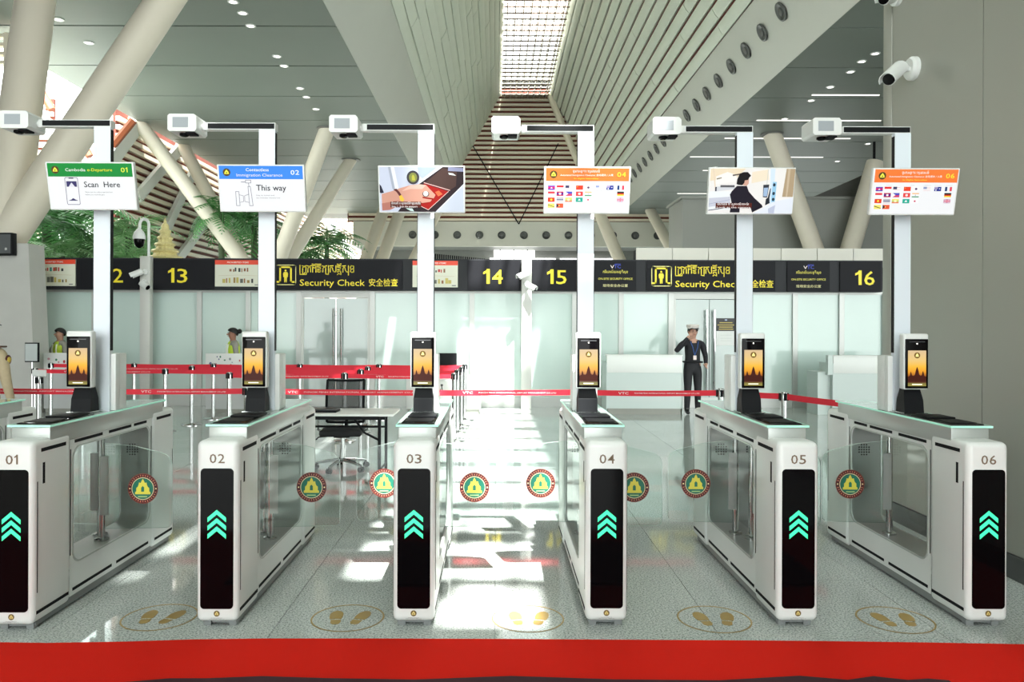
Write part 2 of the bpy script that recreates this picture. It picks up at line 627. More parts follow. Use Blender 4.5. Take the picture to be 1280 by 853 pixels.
# ---- the vault: backing boards and planks
LV = ((-3.02, 10.83), (0.31, 17.0))
RV = ((7.22, 10.83), (3.38, 17.0))
for idx, ((xa, za), (xb, zb), nm, sgn, gap) in enumerate(((*LV, 'left', -1, .035), (*RV, 'right', 1, .10))):
    d = Vector((xb - xa, 0, zb - za))
    L = d.length
    d.normalize()
    n_in = Vector((-sgn * d.z, 0, sgn * d.x))
    if n_in.z > 0:
        n_in = -n_in
    o1 = -n_in * .12
    o2 = -n_in * .35
    v = MB().prism([(xa + o1.x, za + o1.z), (xb + o1.x, zb + o1.z), (xb + o2.x, zb + o2.z), (xa + o2.x, za + o2.z)], YB, YE).build('ceiling_vault_' + nm, None, BROWN, smooth=False)
    struct(v, 'steep %s slope of the vault, lined with long pale planks' % nm, 'ceiling')
    N = 15
    w = L / N
    ang = math.atan2(d.z, d.x)
    cache = {}
    for r in range(N):
        y = 20.0 - random.random() * 4
        while y < YE - .05:
            ln = random.choice((5.0, 6.0, 6.0))
            y1 = min(y + ln, YE - .02)
            key = round(y1 - y, 2)
            if key not in cache:
                hw = w / 2 - gap / 2
                q = MB()
                # plank: shallow curved face (u across, y along, t towards the hall)
                sec = [(-hw, -.10), (hw, -.10), (hw, 0), (hw * .6, .018), (0, .026), (-hw * .6, .018), (-hw, 0)]
                q.prism([(a, c) for a, c in sec], .012, (y1 - y) - .012)
                cache[key] = q.mesh('plank', PLANK)
            cpt = Vector((xa, 0, za)) + d * (w * (r + .5)) + n_in * (random.random() * (.05 if nm == 'left' else .02))
            o = put('plank', cache[key], v, (cpt.x, y, cpt.z))
            yv = Vector((0, 1, 0))
            mx = Matrix((yv.cross(n_in), yv, n_in)).transposed()
            o.rotation_euler = mx.to_euler()
            y = y1
    b = MB()
    b.prism([(xa, za), (xb, zb), (xb + o2.x, zb + o2.z), (xa + o2.x, za + o2.z)], YB, 15.9)
    b.build('unlined_slope', v, PLANK, smooth=False)

# ---- skylight
YS = -4.05  # unseen near end, set to keep the sun off the gate fronts
sk = MB()
sk.box(0.10, 3.60, YB, YS - .7, 16.95, 17.3)
sk.box(0.10, 2.42, YS - .7, YS, 16.95, 17.3)  # unseen stepped end, shaped so a narrow sun strip passes between gates
sk.box(3.0, 3.60, YS - .7, YS, 16.95, 17.3)
sk.box(0.02, 0.31, YS, YE, 16.9, 17.3)
sk.box(3.38, 3.66, YS, YE, 16.9, 17.3)
sk = sk.build('window_1', None, CEILLITE)
struct(sk, 'long louvred skylight strip along the top of the vault', 'skylight')
lv = MB()
y = YS + .3
while y < YE:
    hw = .42 if y > 39.8 else (.5 if y < 8 else .2)
    lv.hexa([(0.31, y - hw, 16.86 - .72 * hw), (1.72, y - hw, 16.86 - .72 * hw), (1.72, y + hw, 16.86), (0.31, y + hw, 16.86), (0.31, y - hw, 16.89 - .72 * hw), (1.72, y - hw, 16.89 - .72 * hw), (1.72, y + hw, 16.89), (0.31, y + hw, 16.89)])
    k = .10 + .05 * math.sin(y * 2.1)
    if y > 39.8:  # wide blades added to keep the sun off the far wall
        lv.hexa([(1.72, y - .42, 16.56), (3.38, y - .42, 16.56), (3.38, y + .42, 16.86), (1.72, y + .42, 16.86), (1.72, y - .42, 16.59), (3.38, y - .42, 16.59), (3.38, y + .42, 16.89), (1.72, y + .42, 16.89)])
        y += .75
        continue
    lv.hexa([(1.72, y - k, 16.62), (3.38, y - k, 16.62), (3.38, y + k, 16.74), (1.72, y + k, 16.74), (1.72, y - k, 16.65), (3.38, y - k, 16.65), (3.38, y + k, 16.77), (1.72, y + k, 16.77)])
    y += 1.05
gbar = MB()
y = 20.0
while y < YE:
    gbar.box(.31, 3.38, y - .04, y + .04, 16.51, 16.56)
    y += .72
for k in range(16):
    x = .31 + (k + .5) * (3.07 / 16)
    gbar.box(x - .012, x + .012, 20, YE, 16.51, 16.56)
tag(gbar.build('grille', sk, mat('red_brown_grille', (.26, .17, .12), .6)), kind='stuff')
for k in range(8):
    x = .31 + (k + .5) * (3.07 / 8)
    lv.box(x - .025, x + .025, YS, YE, 16.62, 16.90)
tag(lv.build('louvre_grid', sk, mat('white_louvre', (0.62, 0.58, 0.52), 0.5)), kind='stuff')
boxpart('skylight_glass', sk, 0.31, 3.38, YS, YE, 17.12, 17.14, glass('skylight_clear_glass', (.97, .99, .98), .02, 1.05))

# ---- far end wall with horizontal slats
fw = MB()
fw.prism([(-9.8, 8.45), (24, 8.45), (24, 9.4), (8.3, 9.4), (7.3, 11.1), (3.6, 17.3), (.1, 17.3), (-3.1, 11.1), (-4.1, 9.4), (-9.8, 9.4)], YE + .06, YE + .3)
fw = fw.build('wall_far', None, BROWN, smooth=False)
struct(fw, 'far end wall of cream slats over red-brown board under the skylight', 'wall')
z = 8.60
while z < 16.9:
    if z < ZC + .25:
        xl, xr = -9.7, 23.5
    elif z < 10.83:
        t = (z - ZC) / 1.83
        xl, xr = -3.94 + .92 * t, 8.16 - .94 * t
    else:
        t = (z - 10.83) / 6.17
        xl, xr = -3.02 + 3.33 * t, 7.22 - 3.84 * t
    boxpart('slat', fw, xl, xr, YE - .10, YE + .06, z - .078, z + .078, SLATC)
    z += .315
for sx in (1.44 - 3.1, 1.44 + 2.6):
    MB().tube([(sx, YE - .16, 13.6), (1.47, YE - .16, 8.3)], .035, 6).build('cable', fw, DARK)
# white trim running down the right-hand junction
MB().tube([at(686, 118, YE - .3), at(727, 215, YE - .3), at(742, 262, YE - .3)], .22, 8).build('junction_trim', fw, SLATC)

# ---- far bulkhead with round nozzles and what lies under it
bk = MB()
bk.box(-9.4, 24, YE - .1, YE + .3, 6.85, 8.47)
bk = bk.build('wall_far_bulkhead', None, mat('cream_bulkhead', (0.66, 0.65, 0.57), 0.45, noise=.03, nscale=.6))
struct(bk, 'pale bulkhead with a row of round air nozzles below the far slats', 'wall')
for k in range(22):
    put('air_nozzle', NOZM, bk, (-6.95 + 1.46 * k, YE - .11, 7.58), (R(90), 0, 0))
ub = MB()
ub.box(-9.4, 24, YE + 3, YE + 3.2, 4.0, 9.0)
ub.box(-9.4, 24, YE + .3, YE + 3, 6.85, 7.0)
ub = ub.build('wall_far_lower', None, mat('dark_grey_board', (0.22, 0.225, 0.21), 0.6, noise=.1, nscale=1))  # plain dark grey board, mottled at random
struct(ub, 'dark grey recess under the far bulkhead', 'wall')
w2 = MB().box(fx(617, 52), fx(668, 52), 52.0, 52.1, 6.05, 6.75).build('window_2', None, lit((1, 1, .97), 2.2))
struct(w2, 'bright clerestory pane low under the far bulkhead', 'window')
for k in range(3):
    boxpart('glazing_bar', w2, fx(617 + 17 * k, 52) + .4, fx(617 + 17 * k, 52) + .46, 51.95, 52.0, 6.0, 6.8, DARK)
for k, (a, c) in enumerate(((612, 694), (700, 724), (738, 766))):
    MB().box(fx(a, 53.4), fx(c, 53.4), 53.4, 53.5, H + 80.5 * 53.4 / F, H + 84.0 * 53.4 / F).build('light_strip', ub, lit((1, 1, .98), 2.5))
tr = MB()
for k in range(26):
    tr.box(fx(538, 47) + .13 * k, fx(538, 47) + .13 * k + .07, 46.9, 47.1, 5.62, 5.62 + .42 - .012 * k)
tr.box(fx(538, 47), fx(538, 47) + 3.4, 46.95, 47.05, 5.58, 5.64)
tag(tr.build('dark_louvre_rail', None, DARK), 'dark ribbed rail above the sign band left of number 14', 'rail')

# ---- grey box room and parapet on the right, behind the sign band
gb = MB()
gb.box(fx(853, 30), 20, 30, 32.4, 3.0, 6.62)
gb.box(fx(850, 30), 20, 29.9, 32.5, 6.62, 6.72)
gb = gb.build('wall_upper', None, mat('grey_upper_wall', (0.27, 0.275, 0.25), 0.5, noise=.03, nscale=.5))
struct(gb, 'plain grey upper wall block standing behind the right-hand parapet', 'wall')
pp = MB().box(2.95, 8.3, 16.25, 16.5, 0, 3.26).build('wall_parapet', None, DARK)
struct(pp, 'parapet of pale panels behind the right half of the sign band', 'wall')
for k in range(7):
    boxpart('parapet_panel', pp, 2.955 + .764 * k, 2.955 + .764 * (k + 1) - .012, 16.2, 16.25, 2.9, 3.30, mat('parapet_cream', (0.66, 0.64, 0.57), 0.5, noise=.02, nscale=2))
# triangular dark louvre hung from the right ceiling
tl = thing('louvre_screen', 'dark triangular louvre screen hung between the slanted columns on the right', 'louvre')
A, B, C = at(1004, 251, 30.5), at(1092, 213, 30.5), at(1084, 248, 30.5)
for k in range(9):
    t0 = k / 9
    s0 = B.lerp(C, t0)
    MB().hexa([A + Vector((0, 0, -.3 * t0 - .03)), s0 + Vector((0, 0, -.06)), s0 + Vector((0, .2, -.06)), A + Vector((0, .2, -.3 * t0 - .03)), A + Vector((0, 0, -.3 * t0 + .03)), s0 + Vector((0, 0, .06)), s0 + Vector((0, .2, .06)), A + Vector((0, .2, -.3 * t0 + .03))]).build('slat', tl, mat('dark_louvre', (0.13, 0.13, 0.115), 0.6))
MB().prism([(A.x, A.z), (B.x, B.z), (C.x, C.z - .15), (A.x + .2, A.z - .2)], 30.75, 30.8).build('backing', tl, mat('louvre_back', (0.12, 0.12, 0.11), 0.7), smooth=False)
MB().tube([B, (B.x, B.y, ZC)], .05, 6).build('hanger', tl, DARK)

# ---- right wall
wr = MB()
wr.box(3.46, 3.8, YB, 6.73, 0, ZC)
wr = wr.build('wall_right', None, DARK)
struct(wr, 'smooth grey metal panel wall to the right of gate 06', 'wall')
ys = [-2.0, 0.8, 3.1, 5.37, 6.60]
for y0, y1 in zip(ys, ys[1:]):
    boxpart('wall_panel', wr, 3.40, 3.46, y0 + .004, y1 - .004, 0.16, ZC - .02, WALLG)
boxpart('end_panel', wr, 3.395, 3.82, 6.61, 6.75, 0.0, ZC - .02, WALLG, r=.006)
bb = MB().box(3.385, 3.46, YB, 6.6, 0, .155).build('baseboard_right', None, mat('dark_skirting', (0.06, 0.062, 0.062), 0.3))
struct(bb, 'dark skirting along the foot of the right wall', 'baseboard')
lw = MB().box(-13.4, -13.1, YB, 19.0, 0, ZC).build('wall_left_blocker', None, WALLG)  # added out of view to cut the light from the left
struct(lw, 'added unseen grey wall on the near left, blocking light from that side', 'wall')
fr2 = MB().box(24, 24.3, 6, YE + 3, 0, ZC).build('wall_right_blocker', None, WALLG)  # added to keep light out from the right
struct(fr2, 'added grey wall on the far right, blocking light from that side', 'wall')

# ---- left slat wall behind the garden, with white struts
wl = MB()
wl.box(-13.5, -13.4, 27.0, 78, 2.4, ZC + .3)
wl.box(-13.5, -13.4, 50.0, 78, ZC + .3, 12.5)
wl.box(-23, -17.0, 29.5, 29.6, 3.2, 10.3)
wl = wl.build('wall_left', None, BROWN)
struct(wl, 'wall of cream slats over red-brown board beyond the left-hand garden', 'wall')
z = 2.6
while z < ZC + .2:
    boxpart('slat', wl, -13.4, -13.24, 27.0, 78, z - .075, z + .075, SLATC)
    z += .30
while z < 12.4:
    boxpart('slat', wl, -13.4, -13.24, 50.0, 78, z - .075, z + .075, SLATC)
    z += .30
z = 3.4
while z < 10.3:
    boxpart('slat', wl, -23, -17.0, 29.3, 29.5, z - .085, z + .085, SLATC)
    z += .30


def beam(p, q, w, m, name, parent):
    p, q = Vector(p), Vector(q)
    d = (q - p).normalized()
    a = d.cross(Vector((1, 0, 0))).normalized() * w / 2
    c = Vector((.08, 0, 0))
    MB().hexa([p - a - c, p + a - c, p + a + c, p - a + c, q - a - c, q + a - c, q + a + c, q - a + c]).build(name, parent, m, smooth=False)


def onleft(px, py, X=-13.1):
    Y = X * F / (px - 620)
    return at(px, py, Y)


for p, q, w in (((172, 158), (132, 212), .5), ((226, 184), (172, 248), .42), ((242, 214), (206, 292), .42), ((256, 280), (222, 326), .42), ((404, 272), (446, 328), .9), ((300, 262), (282, 300), .3)):
    beam(onleft(*p), onleft(*q), w, mat('white_strut', (0.78, 0.78, 0.74), .5), 'strut', wl)
# white roof edge beams with red-brown ends against the sky on the far left
ob = thing('roof_edge_beam', 'pair of white roof beams with red-brown tips against the bright sky on the left', 'beam', (-16.2, 25.5, 5.2))
for p, q in (((36, 120), (66, 172)), ((84, 178), (104, 214))):
    P, Q = at(*p, 25.5) - ob.location, at(*q, 25.5) - ob.location
    MB().tube([P, Q], .2, 6).build('beam', ob, mat('white_strut', (0.78, 0.78, 0.74), .5))
    D = (Q - P).normalized()
    MB().tube([P + Vector((.30, 0, .25)), P + D * .8 + Vector((.34, 0, .18))], .13, 6).build('tip', ob, mat('rust_tip', (0.30, 0.07, 0.02), .6))
ob2 = thing('roof_edge_beam', 'rust-brown tipped roof beam end showing beside the first sign mast', 'beam', (-12.9, 26.3, 7.0))
P, Q = at(140, 184, 26.3) - ob2.location, at(166, 152, 26.3) - ob2.location
MB().tube([P, Q], .13, 6).build('beam', ob2, mat('rust_tip', (0.30, 0.07, 0.02), .6))
ob3 = thing('lattice_frame', 'cream lattice frame at the far left top edge behind the nearest column', 'frame', at(4, 55, 19))
for k in range(4):
    boxpart('bar', ob3, -1.2, .14, -.1, .1, .10 - .22 * k, .18 - .22 * k, SLATC)
boxpart('post', ob3, .06, .16, -.12, .12, -.9, .2, SLATC)

# ---- slanted columns
PL = MB()
yb = 14.2
PL.hexa([(-11.5, yb, 0), (fx(45.5, yb), yb, 0), (fx(45.5, yb), yb + .5, 0), (-11.5, yb + .5, 0), (-11.5, yb, 3.14), (fx(35, yb), yb, 3.14), (fx(35, yb), yb + .5, 3.14), (-11.5, yb + .5, 3.14)])
pl = PL.build('column_plinth', None, CONC, smooth=False)
tag(pl, 'pale concrete plinth at the left edge carrying the nearest slanted columns', 'plinth')


def limbs(name, label, spec, base):
    t = thing(name, label, 'column', (base[0], base[1], 0))
    off = Vector((base[0], base[1], 0))
    for p, q, r in spec:
        P, Q = Vector(p) - off, Vector(q) - off
        MB().tube([P, P.lerp(Q, .5), Q], [r, r, r * .95], 22).build('limb', t, CREAM)
    return t


up = Vector
n1 = limbs('slanted_column', 'two thick cream slanted columns rising from the concrete plinth at the left edge',
           [(at(3, 312, 14.62), at(50, -52, 15.4), .37), (at(0, 312, 14.6), at(245, -58, 14.9), .33)], (-9.6, 14.6))
T2 = limbs('slanted_column', 'cluster of four cream slanted columns spreading behind the first two sign masts',
           [(at(321, 352, 29), at(166, 146, 28.0), .27), (at(316, 352, 30), at(226, 180, 31.6), .26), (at(338, 352, 29), at(409, 160, 28.7), .30), (at(345, 352, 30), at(438, 200, 34.1), .27)], (-9.0, 29.5))
boxpart('footing', T2, -.9, .9, -.7, .9, 0, 3.4, CONC, r=.1)
T3 = limbs('slanted_column', 'cluster of four cream slanted columns spreading to the left of the grey right wall',
           [(at(1030, 345, 29), at(964, 166, 29.3), .35), (at(1020, 345, 30), at(945, 240, 34), .33), (at(1052, 345, 29), at(1094, 202, 29.5), .36), (at(1062, 345, 30), at(1128, 232, 32), .34)], (12.9, 29.5))
boxpart('footing', T3, -.9, .9, -.7, .9, 0, 3.4, CONC, r=.1)
T4 = limbs('slanted_column', 'pair of thin distant cream columns left of the hand-scan screen mast',
           [(at(450, 345, 44), at(481, 258, 47.3), .36), (at(470, 345, 44), at(502, 258, 47.5), .36), (at(507, 345, 44), at(548, 262, 47), .30)], (-7.0, 44))
boxpart('footing', T4, -.9, 1.5, -.7, .9, 0, 4.6, CONC, r=.1)
T5 = limbs('slanted_column', 'pair of thin distant cream columns right of the flag screen numbered 04',
           [(at(783, 345, 44), at(746, 260, 47), .36), (at(858, 345, 44), at(812, 262, 48.5), .34)], (9.0, 44))
boxpart('footing', T5, -1.9, 2.2, -.7, .9, 0, 4.6, CONC, r=.1)
# collar discs where the columns meet the ceiling
for t, tops in ((T2, ((409, 158, 28.7), (438, 198, 34.1))), (T3, ((964, 164, 29.3),))):
    for a in tops:
        p = at(*a)
        MB().lathe([(.42, 0), (.42, .05)], 20).build('collar', t, mat('collar_dark', (.15, .15, .14), .5), Vector((p.x, p.y, ZC - .05)) - t.location)

# ---- ceiling lights
dl = MB()
dl.lathe([(.13, 0), (.13, -.015), (.09, -.02), (.09, -.005)], 14, m=mat('downlight_rim', (.7, .7, .68), .4))
dl.lathe([(.085, -.006), (.085, -.012)], 14, m=lit((1, .98, .9), 2.5))
dlm = dl.mesh('recessed_downlight')
for (px, py) in ((290, 3), (302, 17), (312, 33), (345, 71), (354, 83), (374, 111), (382, 122), (394, 137), (110, 55), (72, 26)):
    Y = F * (ZC - H) / (407 - py)
    tag(put('recessed_downlight', dlm, None, (fx(px, Y), Y, ZC)), 'small round recessed downlight in the grey ceiling on the left', 'downlight', 'downlights in the left ceiling')
for (px, py) in ((1093, 65), (1076, 75), (1062, 88), (1037, 107), (1013, 124), (980, 147), (910, 218), (893, 208), (1084, 178), (948, 226), (1046, 200)):
    Y = F * (ZC - H) / (407 - py)
    tag(put('recessed_downlight', dlm, None, (fx(px, Y), Y, ZC)), 'small round recessed downlight in the grey ceiling on the right', 'downlight', 'downlights in the right ceiling')
for k, (a, c, py) in enumerate(((1014, 1098, 117), (945, 1100, 149), (905, 1062, 171.5), (862, 1028, 195), (846, 912, 241), (878, 950, 212))):
    Y = F * (ZC - H) / (407 - py)
    s = MB().box(fx(a, Y), fx(c, Y), Y - .035, Y + .035, ZC - .022, ZC - .001).build('linear_light', None, lit((1, .98, .9), .75))
    tag(s, 'thin linear light in right ceiling, %s' % ('nearest the camera beside the wall camera', 'second row, beside the sensor of gate 06', 'third row from the nearest', 'fourth row from the nearest', 'farthest row by the grey wall block', 'row just left of the gate 05 mast')[k], 'linear light')

# ---- glass partition
wb = MB()
wb.box(fx(36, YW), 7.86, YW - .03, YW + .07, 0, .20)
wb.box(fx(36, YW), 7.86, YW - .03, YW + .07, 2.30, 2.40)
wb.box(fx(36, YW), fx(374, YW), YW - .035, YW - .03, .195, .215)
wb = wb.build('wall_back', None, ALU)
struct(wb, 'partition of frosted green glass panes under the black sign band', 'wall')
ed = [36, 55, 119, 183, 250, 311, 374, 466, 530, 590, 657, 718, 776, 838, 935, 993, 1051, 1105]
for a, c in zip(ed, ed[1:]):
    if a in (374, 838):
        continue
    boxpart('pane', wb, fx(a, YW) + .045, fx(c, YW) - .045, YW, YW + .03, .20, 2.30, FROST)
for a in ed:
    boxpart('mullion', wb, fx(a, YW) - .05, fx(a, YW) + .05, YW - .05, YW + .07, 0, 2.33, ALU)
CLEARD = mat('grey_door_glass', (0.42, 0.49, 0.47), 0.06, spec=.7)
for n, (a, c, hx, lab) in enumerate(((374, 466, (418, 427.5), 'double glass door under the left security check sign'), (838, 935, (882, 891.5), 'double glass door behind the officer in black'))):
    d = MB()
    x0, x1 = fx(a, YW) + .05, fx(c, YW) - .05
    d.box(x0, x1, YW - .04, YW + .05, 2.2, 2.30)
    d.box(x0, x0 + .05, YW - .04, YW + .05, 0, 2.2)
    d.box(x1 - .05, x1, YW - .04, YW + .05, 0, 2.2)
    d = d.build('door_%d' % (n + 1), None, mat('white_door_frame', (.68, .69, .66), .4))
    struct(d, lab, 'door')
    xm = (x0 + x1) / 2
    for u, v, h in ((x0 + .05, xm - .006, hx[0]), (xm + .006, x1 - .05, hx[1])):
        lf = boxpart('door_leaf', d, u, v, YW - .01, YW + .01, .02, 2.19, CLEARD)
        X = fx(h, YW)
        hd = MB().tube([(X, YW - .09, .35), (X, YW - .09, 1.98)], .024, 8)
        for zz in (.5, 1.85):
            hd.tube([(X, YW - .09, zz), (X, YW - .008, zz)], .014, 6)
        hd.build('door_handle', lf, CHROME, -lf.location)

# ---- black sign band
YG = 15.32
fb = boxpart('trim_3', None, fx(36, YG), fx(1104, YG), YG + .03, YW + .1, 2.345, 2.975, SIGND)
struct(fb, 'long charcoal sign band above the glass partition', 'trim')


def zs(y):
    return H + (407 - y) * YG / F


def sign(name, label, cat, a, c, top=325.8, bot=363.2, m=SIGNB):
    t = thing(name, label, cat, (fx((a + c) / 2, YG), YG, zs((top + bot) / 2)))
    w, h = (c - a) * YG / F / 2, (bot - top) * YG / F / 2
    boxpart('board', t, -w, w, 0, .03, -h, h, m)
    return t, YG / F


YEL = (0.95, 0.76, 0.02)
for num, a, c, cx, lab in (('12', 95, 173, 140.5, 'partly behind the first mast'), ('13', 190, 268, 221, 'right of the golden ornament'), ('14', 584, 650, 615, 'left of the central camera post'), ('15', 665, 726, 695, 'right of the central camera post'), ('16', 1050, 1101, 1080, 'at the right end of the band')):
    t, s = sign('number_sign', 'charcoal sign board with yellow number %s %s' % (num, lab), 'sign', a, c)
    tt = textgeo(num)
    for k, dg_ in enumerate(num):
        Print().text(dg_, (cx - (a + c) / 2 + (-7.2 if k == 0 else 6.6)) * s, -.02, .29, YEL, w=(8 if dg_ == '1' else 13) * s).build('digit', t, (0, -.001, 0))

KH = [[(75, 118), (75, 300), (205, 300), (205, 270)], [(118, 128), (160, 138), (205, 122)], [(130, 290), (130, 170), (150, 150), (195, 150), (195, 255), (150, 285)],
      [(222, 128), (260, 138), (300, 122)], [(235, 250), (235, 180), (255, 152), (290, 152), (290, 250)],
      [(320, 92), (360, 100), (395, 92)], [(318, 122), (395, 122)], [(330, 250), (330, 150), (365, 175), (395, 150)], [(395, 122), (395, 250)],
      [(415, 95), (495, 95)], [(420, 125), (490, 125)], [(425, 150), (485, 160), (485, 190), (425, 195)], [(425, 250), (425, 225), (460, 215), (490, 225), (490, 250), (425, 250)],
      [(525, 130), (565, 140), (610, 125)], [(535, 250), (535, 175), (560, 150), (590, 160), (590, 290), (645, 300), (645, 125)],
      [(672, 130), (740, 125)], [(680, 250), (680, 180), (700, 150), (720, 160), (735, 215), (760, 250), (795, 245), (795, 125)],
      [(820, 92), (860, 98), (895, 88)], [(822, 125), (890, 125)], [(825, 150), (885, 160), (885, 195), (825, 200)], [(830, 255), (830, 230), (890, 230), (890, 255)], [(825, 300), (850, 275), (870, 290), (895, 300), (895, 270)],
      [(925, 130), (990, 125)], [(935, 250), (935, 180), (955, 150), (975, 165), (985, 215), (1010, 250), (1045, 245)], [(1045, 125), (1045, 310)],
      [(1085, 175), (1085, 150), (1100, 125), (1150, 130), (1150, 180), (1095, 195), (1085, 240), (1110, 255), (1150, 250), (1150, 205)]]
for a, c, ox, lab in ((344, 503, 0, 'charcoal security check sign above the left double doors'), (808, 969, 469.5, 'charcoal security check sign behind the gate 05 mast')):
    t, s = sign('security_check_sign', lab, 'sign', a, c)
    mx = (a + c) / 2

    def U(px, py):
        return ((px + ox - mx) * s, (344.5 - py) * s)
    p = Print()
    # walk-through gate pictogram in a rounded frame
    rr = []
    for qx, qy, a0 in ((367.5, 334.5, 0), (347, 334.5, 90), (347, 355, 180), (367.5, 355, 270)):
        for k in range(5):
            an = R(a0 + 22.5 * k)
            rr.append(U(qx + 2 * math.cos(an), qy - 2 * math.sin(an)))
    p.line(rr + rr[:1], .9 * s, (0.95, .86, .3))
    p.line([U(346.5, 353.5), U(350, 353.5), U(350, 335), U(363.5, 335), U(363.5, 353.5), U(367, 353.5)], 2.2 * s, YEL)
    p.ell(*U(356.8, 339.3), 1.3 * s, 1.3 * s, YEL, 10)
    p.poly([U(*q) for q in ((354.8, 341), (358.8, 341), (360, 343), (359.6, 347.5), (358.6, 347.5), (358.4, 354), (357.1, 354), (356.8, 348.5), (356.5, 354), (355.2, 354), (355, 347.5), (354, 347.5), (353.6, 343))], YEL)
    p.build('pictogram', t, (0, -.001, 0))
    p = Print()
    for st in KH:
        p.line([U(370 + x / 16, 325.3 + y / 16) for x, y in st], 1.05 * s, YEL)
        p.y += p.step
    p.build('khmer_lettering', t, (0, -.001, 0))
    p = Print()
    tx, tz = U(374.5, 354)
    p.text('Security Check', tx, tz, 8.2 * s, YEL, w=81.5 * s, align='l')
    p.build('english_lettering', t, (0, -.001, 0))
    p = Print()
    tx, tz = U(461, 354)
    p.text('安全检查', tx, tz, 7.6 * s, YEL, w=36 * s, align='l')
    p.build('chinese_lettering', t, (0, -.001, 0))

for a, c, lab in ((743, 795, 'dark office sign with a blue logo between number 15 and the right security check sign'), (984, 1037, 'dark office sign with a blue logo next to number 16')):
    t, s = sign('office_sign', lab, 'sign', a, c)
    p = Print()
    p.text('V', -4 * s, 11.5 * s, 4.2 * s, (.9, .8, .75), w=5 * s)
    p.text('TC', 2.4 * s, 11.8 * s, 4.4 * s, (.03, .06, .55), w=8.5 * s)
    p.rect(-1 * s, 14.4 * s, 6.5 * s, 15 * s, (.03, .06, .55))
    p.build('logo', t, (0, -.001, 0))
    p = Print()
    p.text('ការិយាល័យសន្តិសុខ', 0, 5.2 * s, 3.2 * s, (.85, .75, .1), w=31 * s)
    p.text('ON-SITE SECURITY OFFICE', 0, -3.6 * s, 2.6 * s, (.8, .72, .1), w=43 * s)
    p.text('现场安全办公室', 0, -12.2 * s, 2.8 * s, (.8, .74, .35), w=31 * s)
    p.build('lettering', t, (0, -.001, 0))

POST = [('goods_poster', 36.5, 94, 'white poster of prohibited goods beside number 12'), ('goods_poster', 268.5, 326, 'white poster of prohibited goods right of number 13'), ('goods_poster', 515.5, 572, 'white poster of prohibited goods left of number 14, behind a mast')]
for j, (nm, a, c, lab) in enumerate(POST):
    t, s = sign(nm, lab, 'poster', a, c, 326.5, 359.5, mat('poster_paper', (.74, .74, .62), .5))
    w, h = (c - a) / 2 * s, 16.5 * s
    p = Print()
    p.rect(-w, h - 5.6 * s, w, h, (.82, .06, .02))
    p.text('PROHIBITED ITEMS', 0, h - 2.8 * s, 2.0 * s, (.9, .85, .8), w=27 * s)
    rr = random.Random(j)
    for k in range(7):
        x = (-10 + 3.4 * k + rr.uniform(-.8, .8)) * s
        p.rect(x, (1.5 + rr.uniform(0, 1)) * s, x + rr.uniform(1.2, 3) * s, (4.5 + rr.uniform(0, 3.5)) * s, rr.choice(((.02, .03, .03), (.5, .04, .03), (.02, .22, .2), (.25, .10, .04))))
    for k in range(9):
        x = (-20 + 4.6 * k + rr.uniform(-.8, .8)) * s
        p.rect(x, -12 * s, x + rr.uniform(1.2, 4) * s, (-9 + rr.uniform(0, 4.5)) * s, rr.choice(((.02, .02, .02), (.35, .22, .05), (.3, .12, .04), (.12, .12, .1), (.55, .45, .12))))
    p.rect(21 * s, -15 * s, 26 * s, -13.8 * s, (.2, .2, .2))
    p.line([(-24 * s, -3 * s), (0, -2.2 * s), (24 * s, -3 * s)], .35 * s, (.6, .5, .35))
    p.build('print', t, (0, -.001, 0))

# notice on the right door
t = thing('door_notice', 'black and white notice stuck on the right-hand door leaf', 'notice', (fx(907, YW), YW - .02, H - (414 - 407) * YW / F))
s = YW / F
boxpart('sheet', t, -12 * s, 12 * s, 0, .006, -17 * s, 17 * s, mat('paper_white', (.75, .76, .74), .6))
p = Print()
p.rect(-12 * s, 1 * s, 12 * s, 17 * s, (.02, .018, .02))
for k, (z, w) in enumerate(((11.5, 8), (8.6, 10.5), (6, 8.5), (3.4, 9))):
    p.rect(-w * s, (z - .7) * s, w * s, (z + .5) * s, (.45, .35, .06))
p.rect(-1.5 * s, 14 * s, 1.5 * s, 15.5 * s, (.3, .35, .5))
for z in (-4, -8, -11):
    p.rect(-7 * s, (z - .3) * s, 7 * s, z * s, (.5, .52, .5))
p.build('print', t, (0, -.001, 0))

# ---- camera posts in front of the sign band


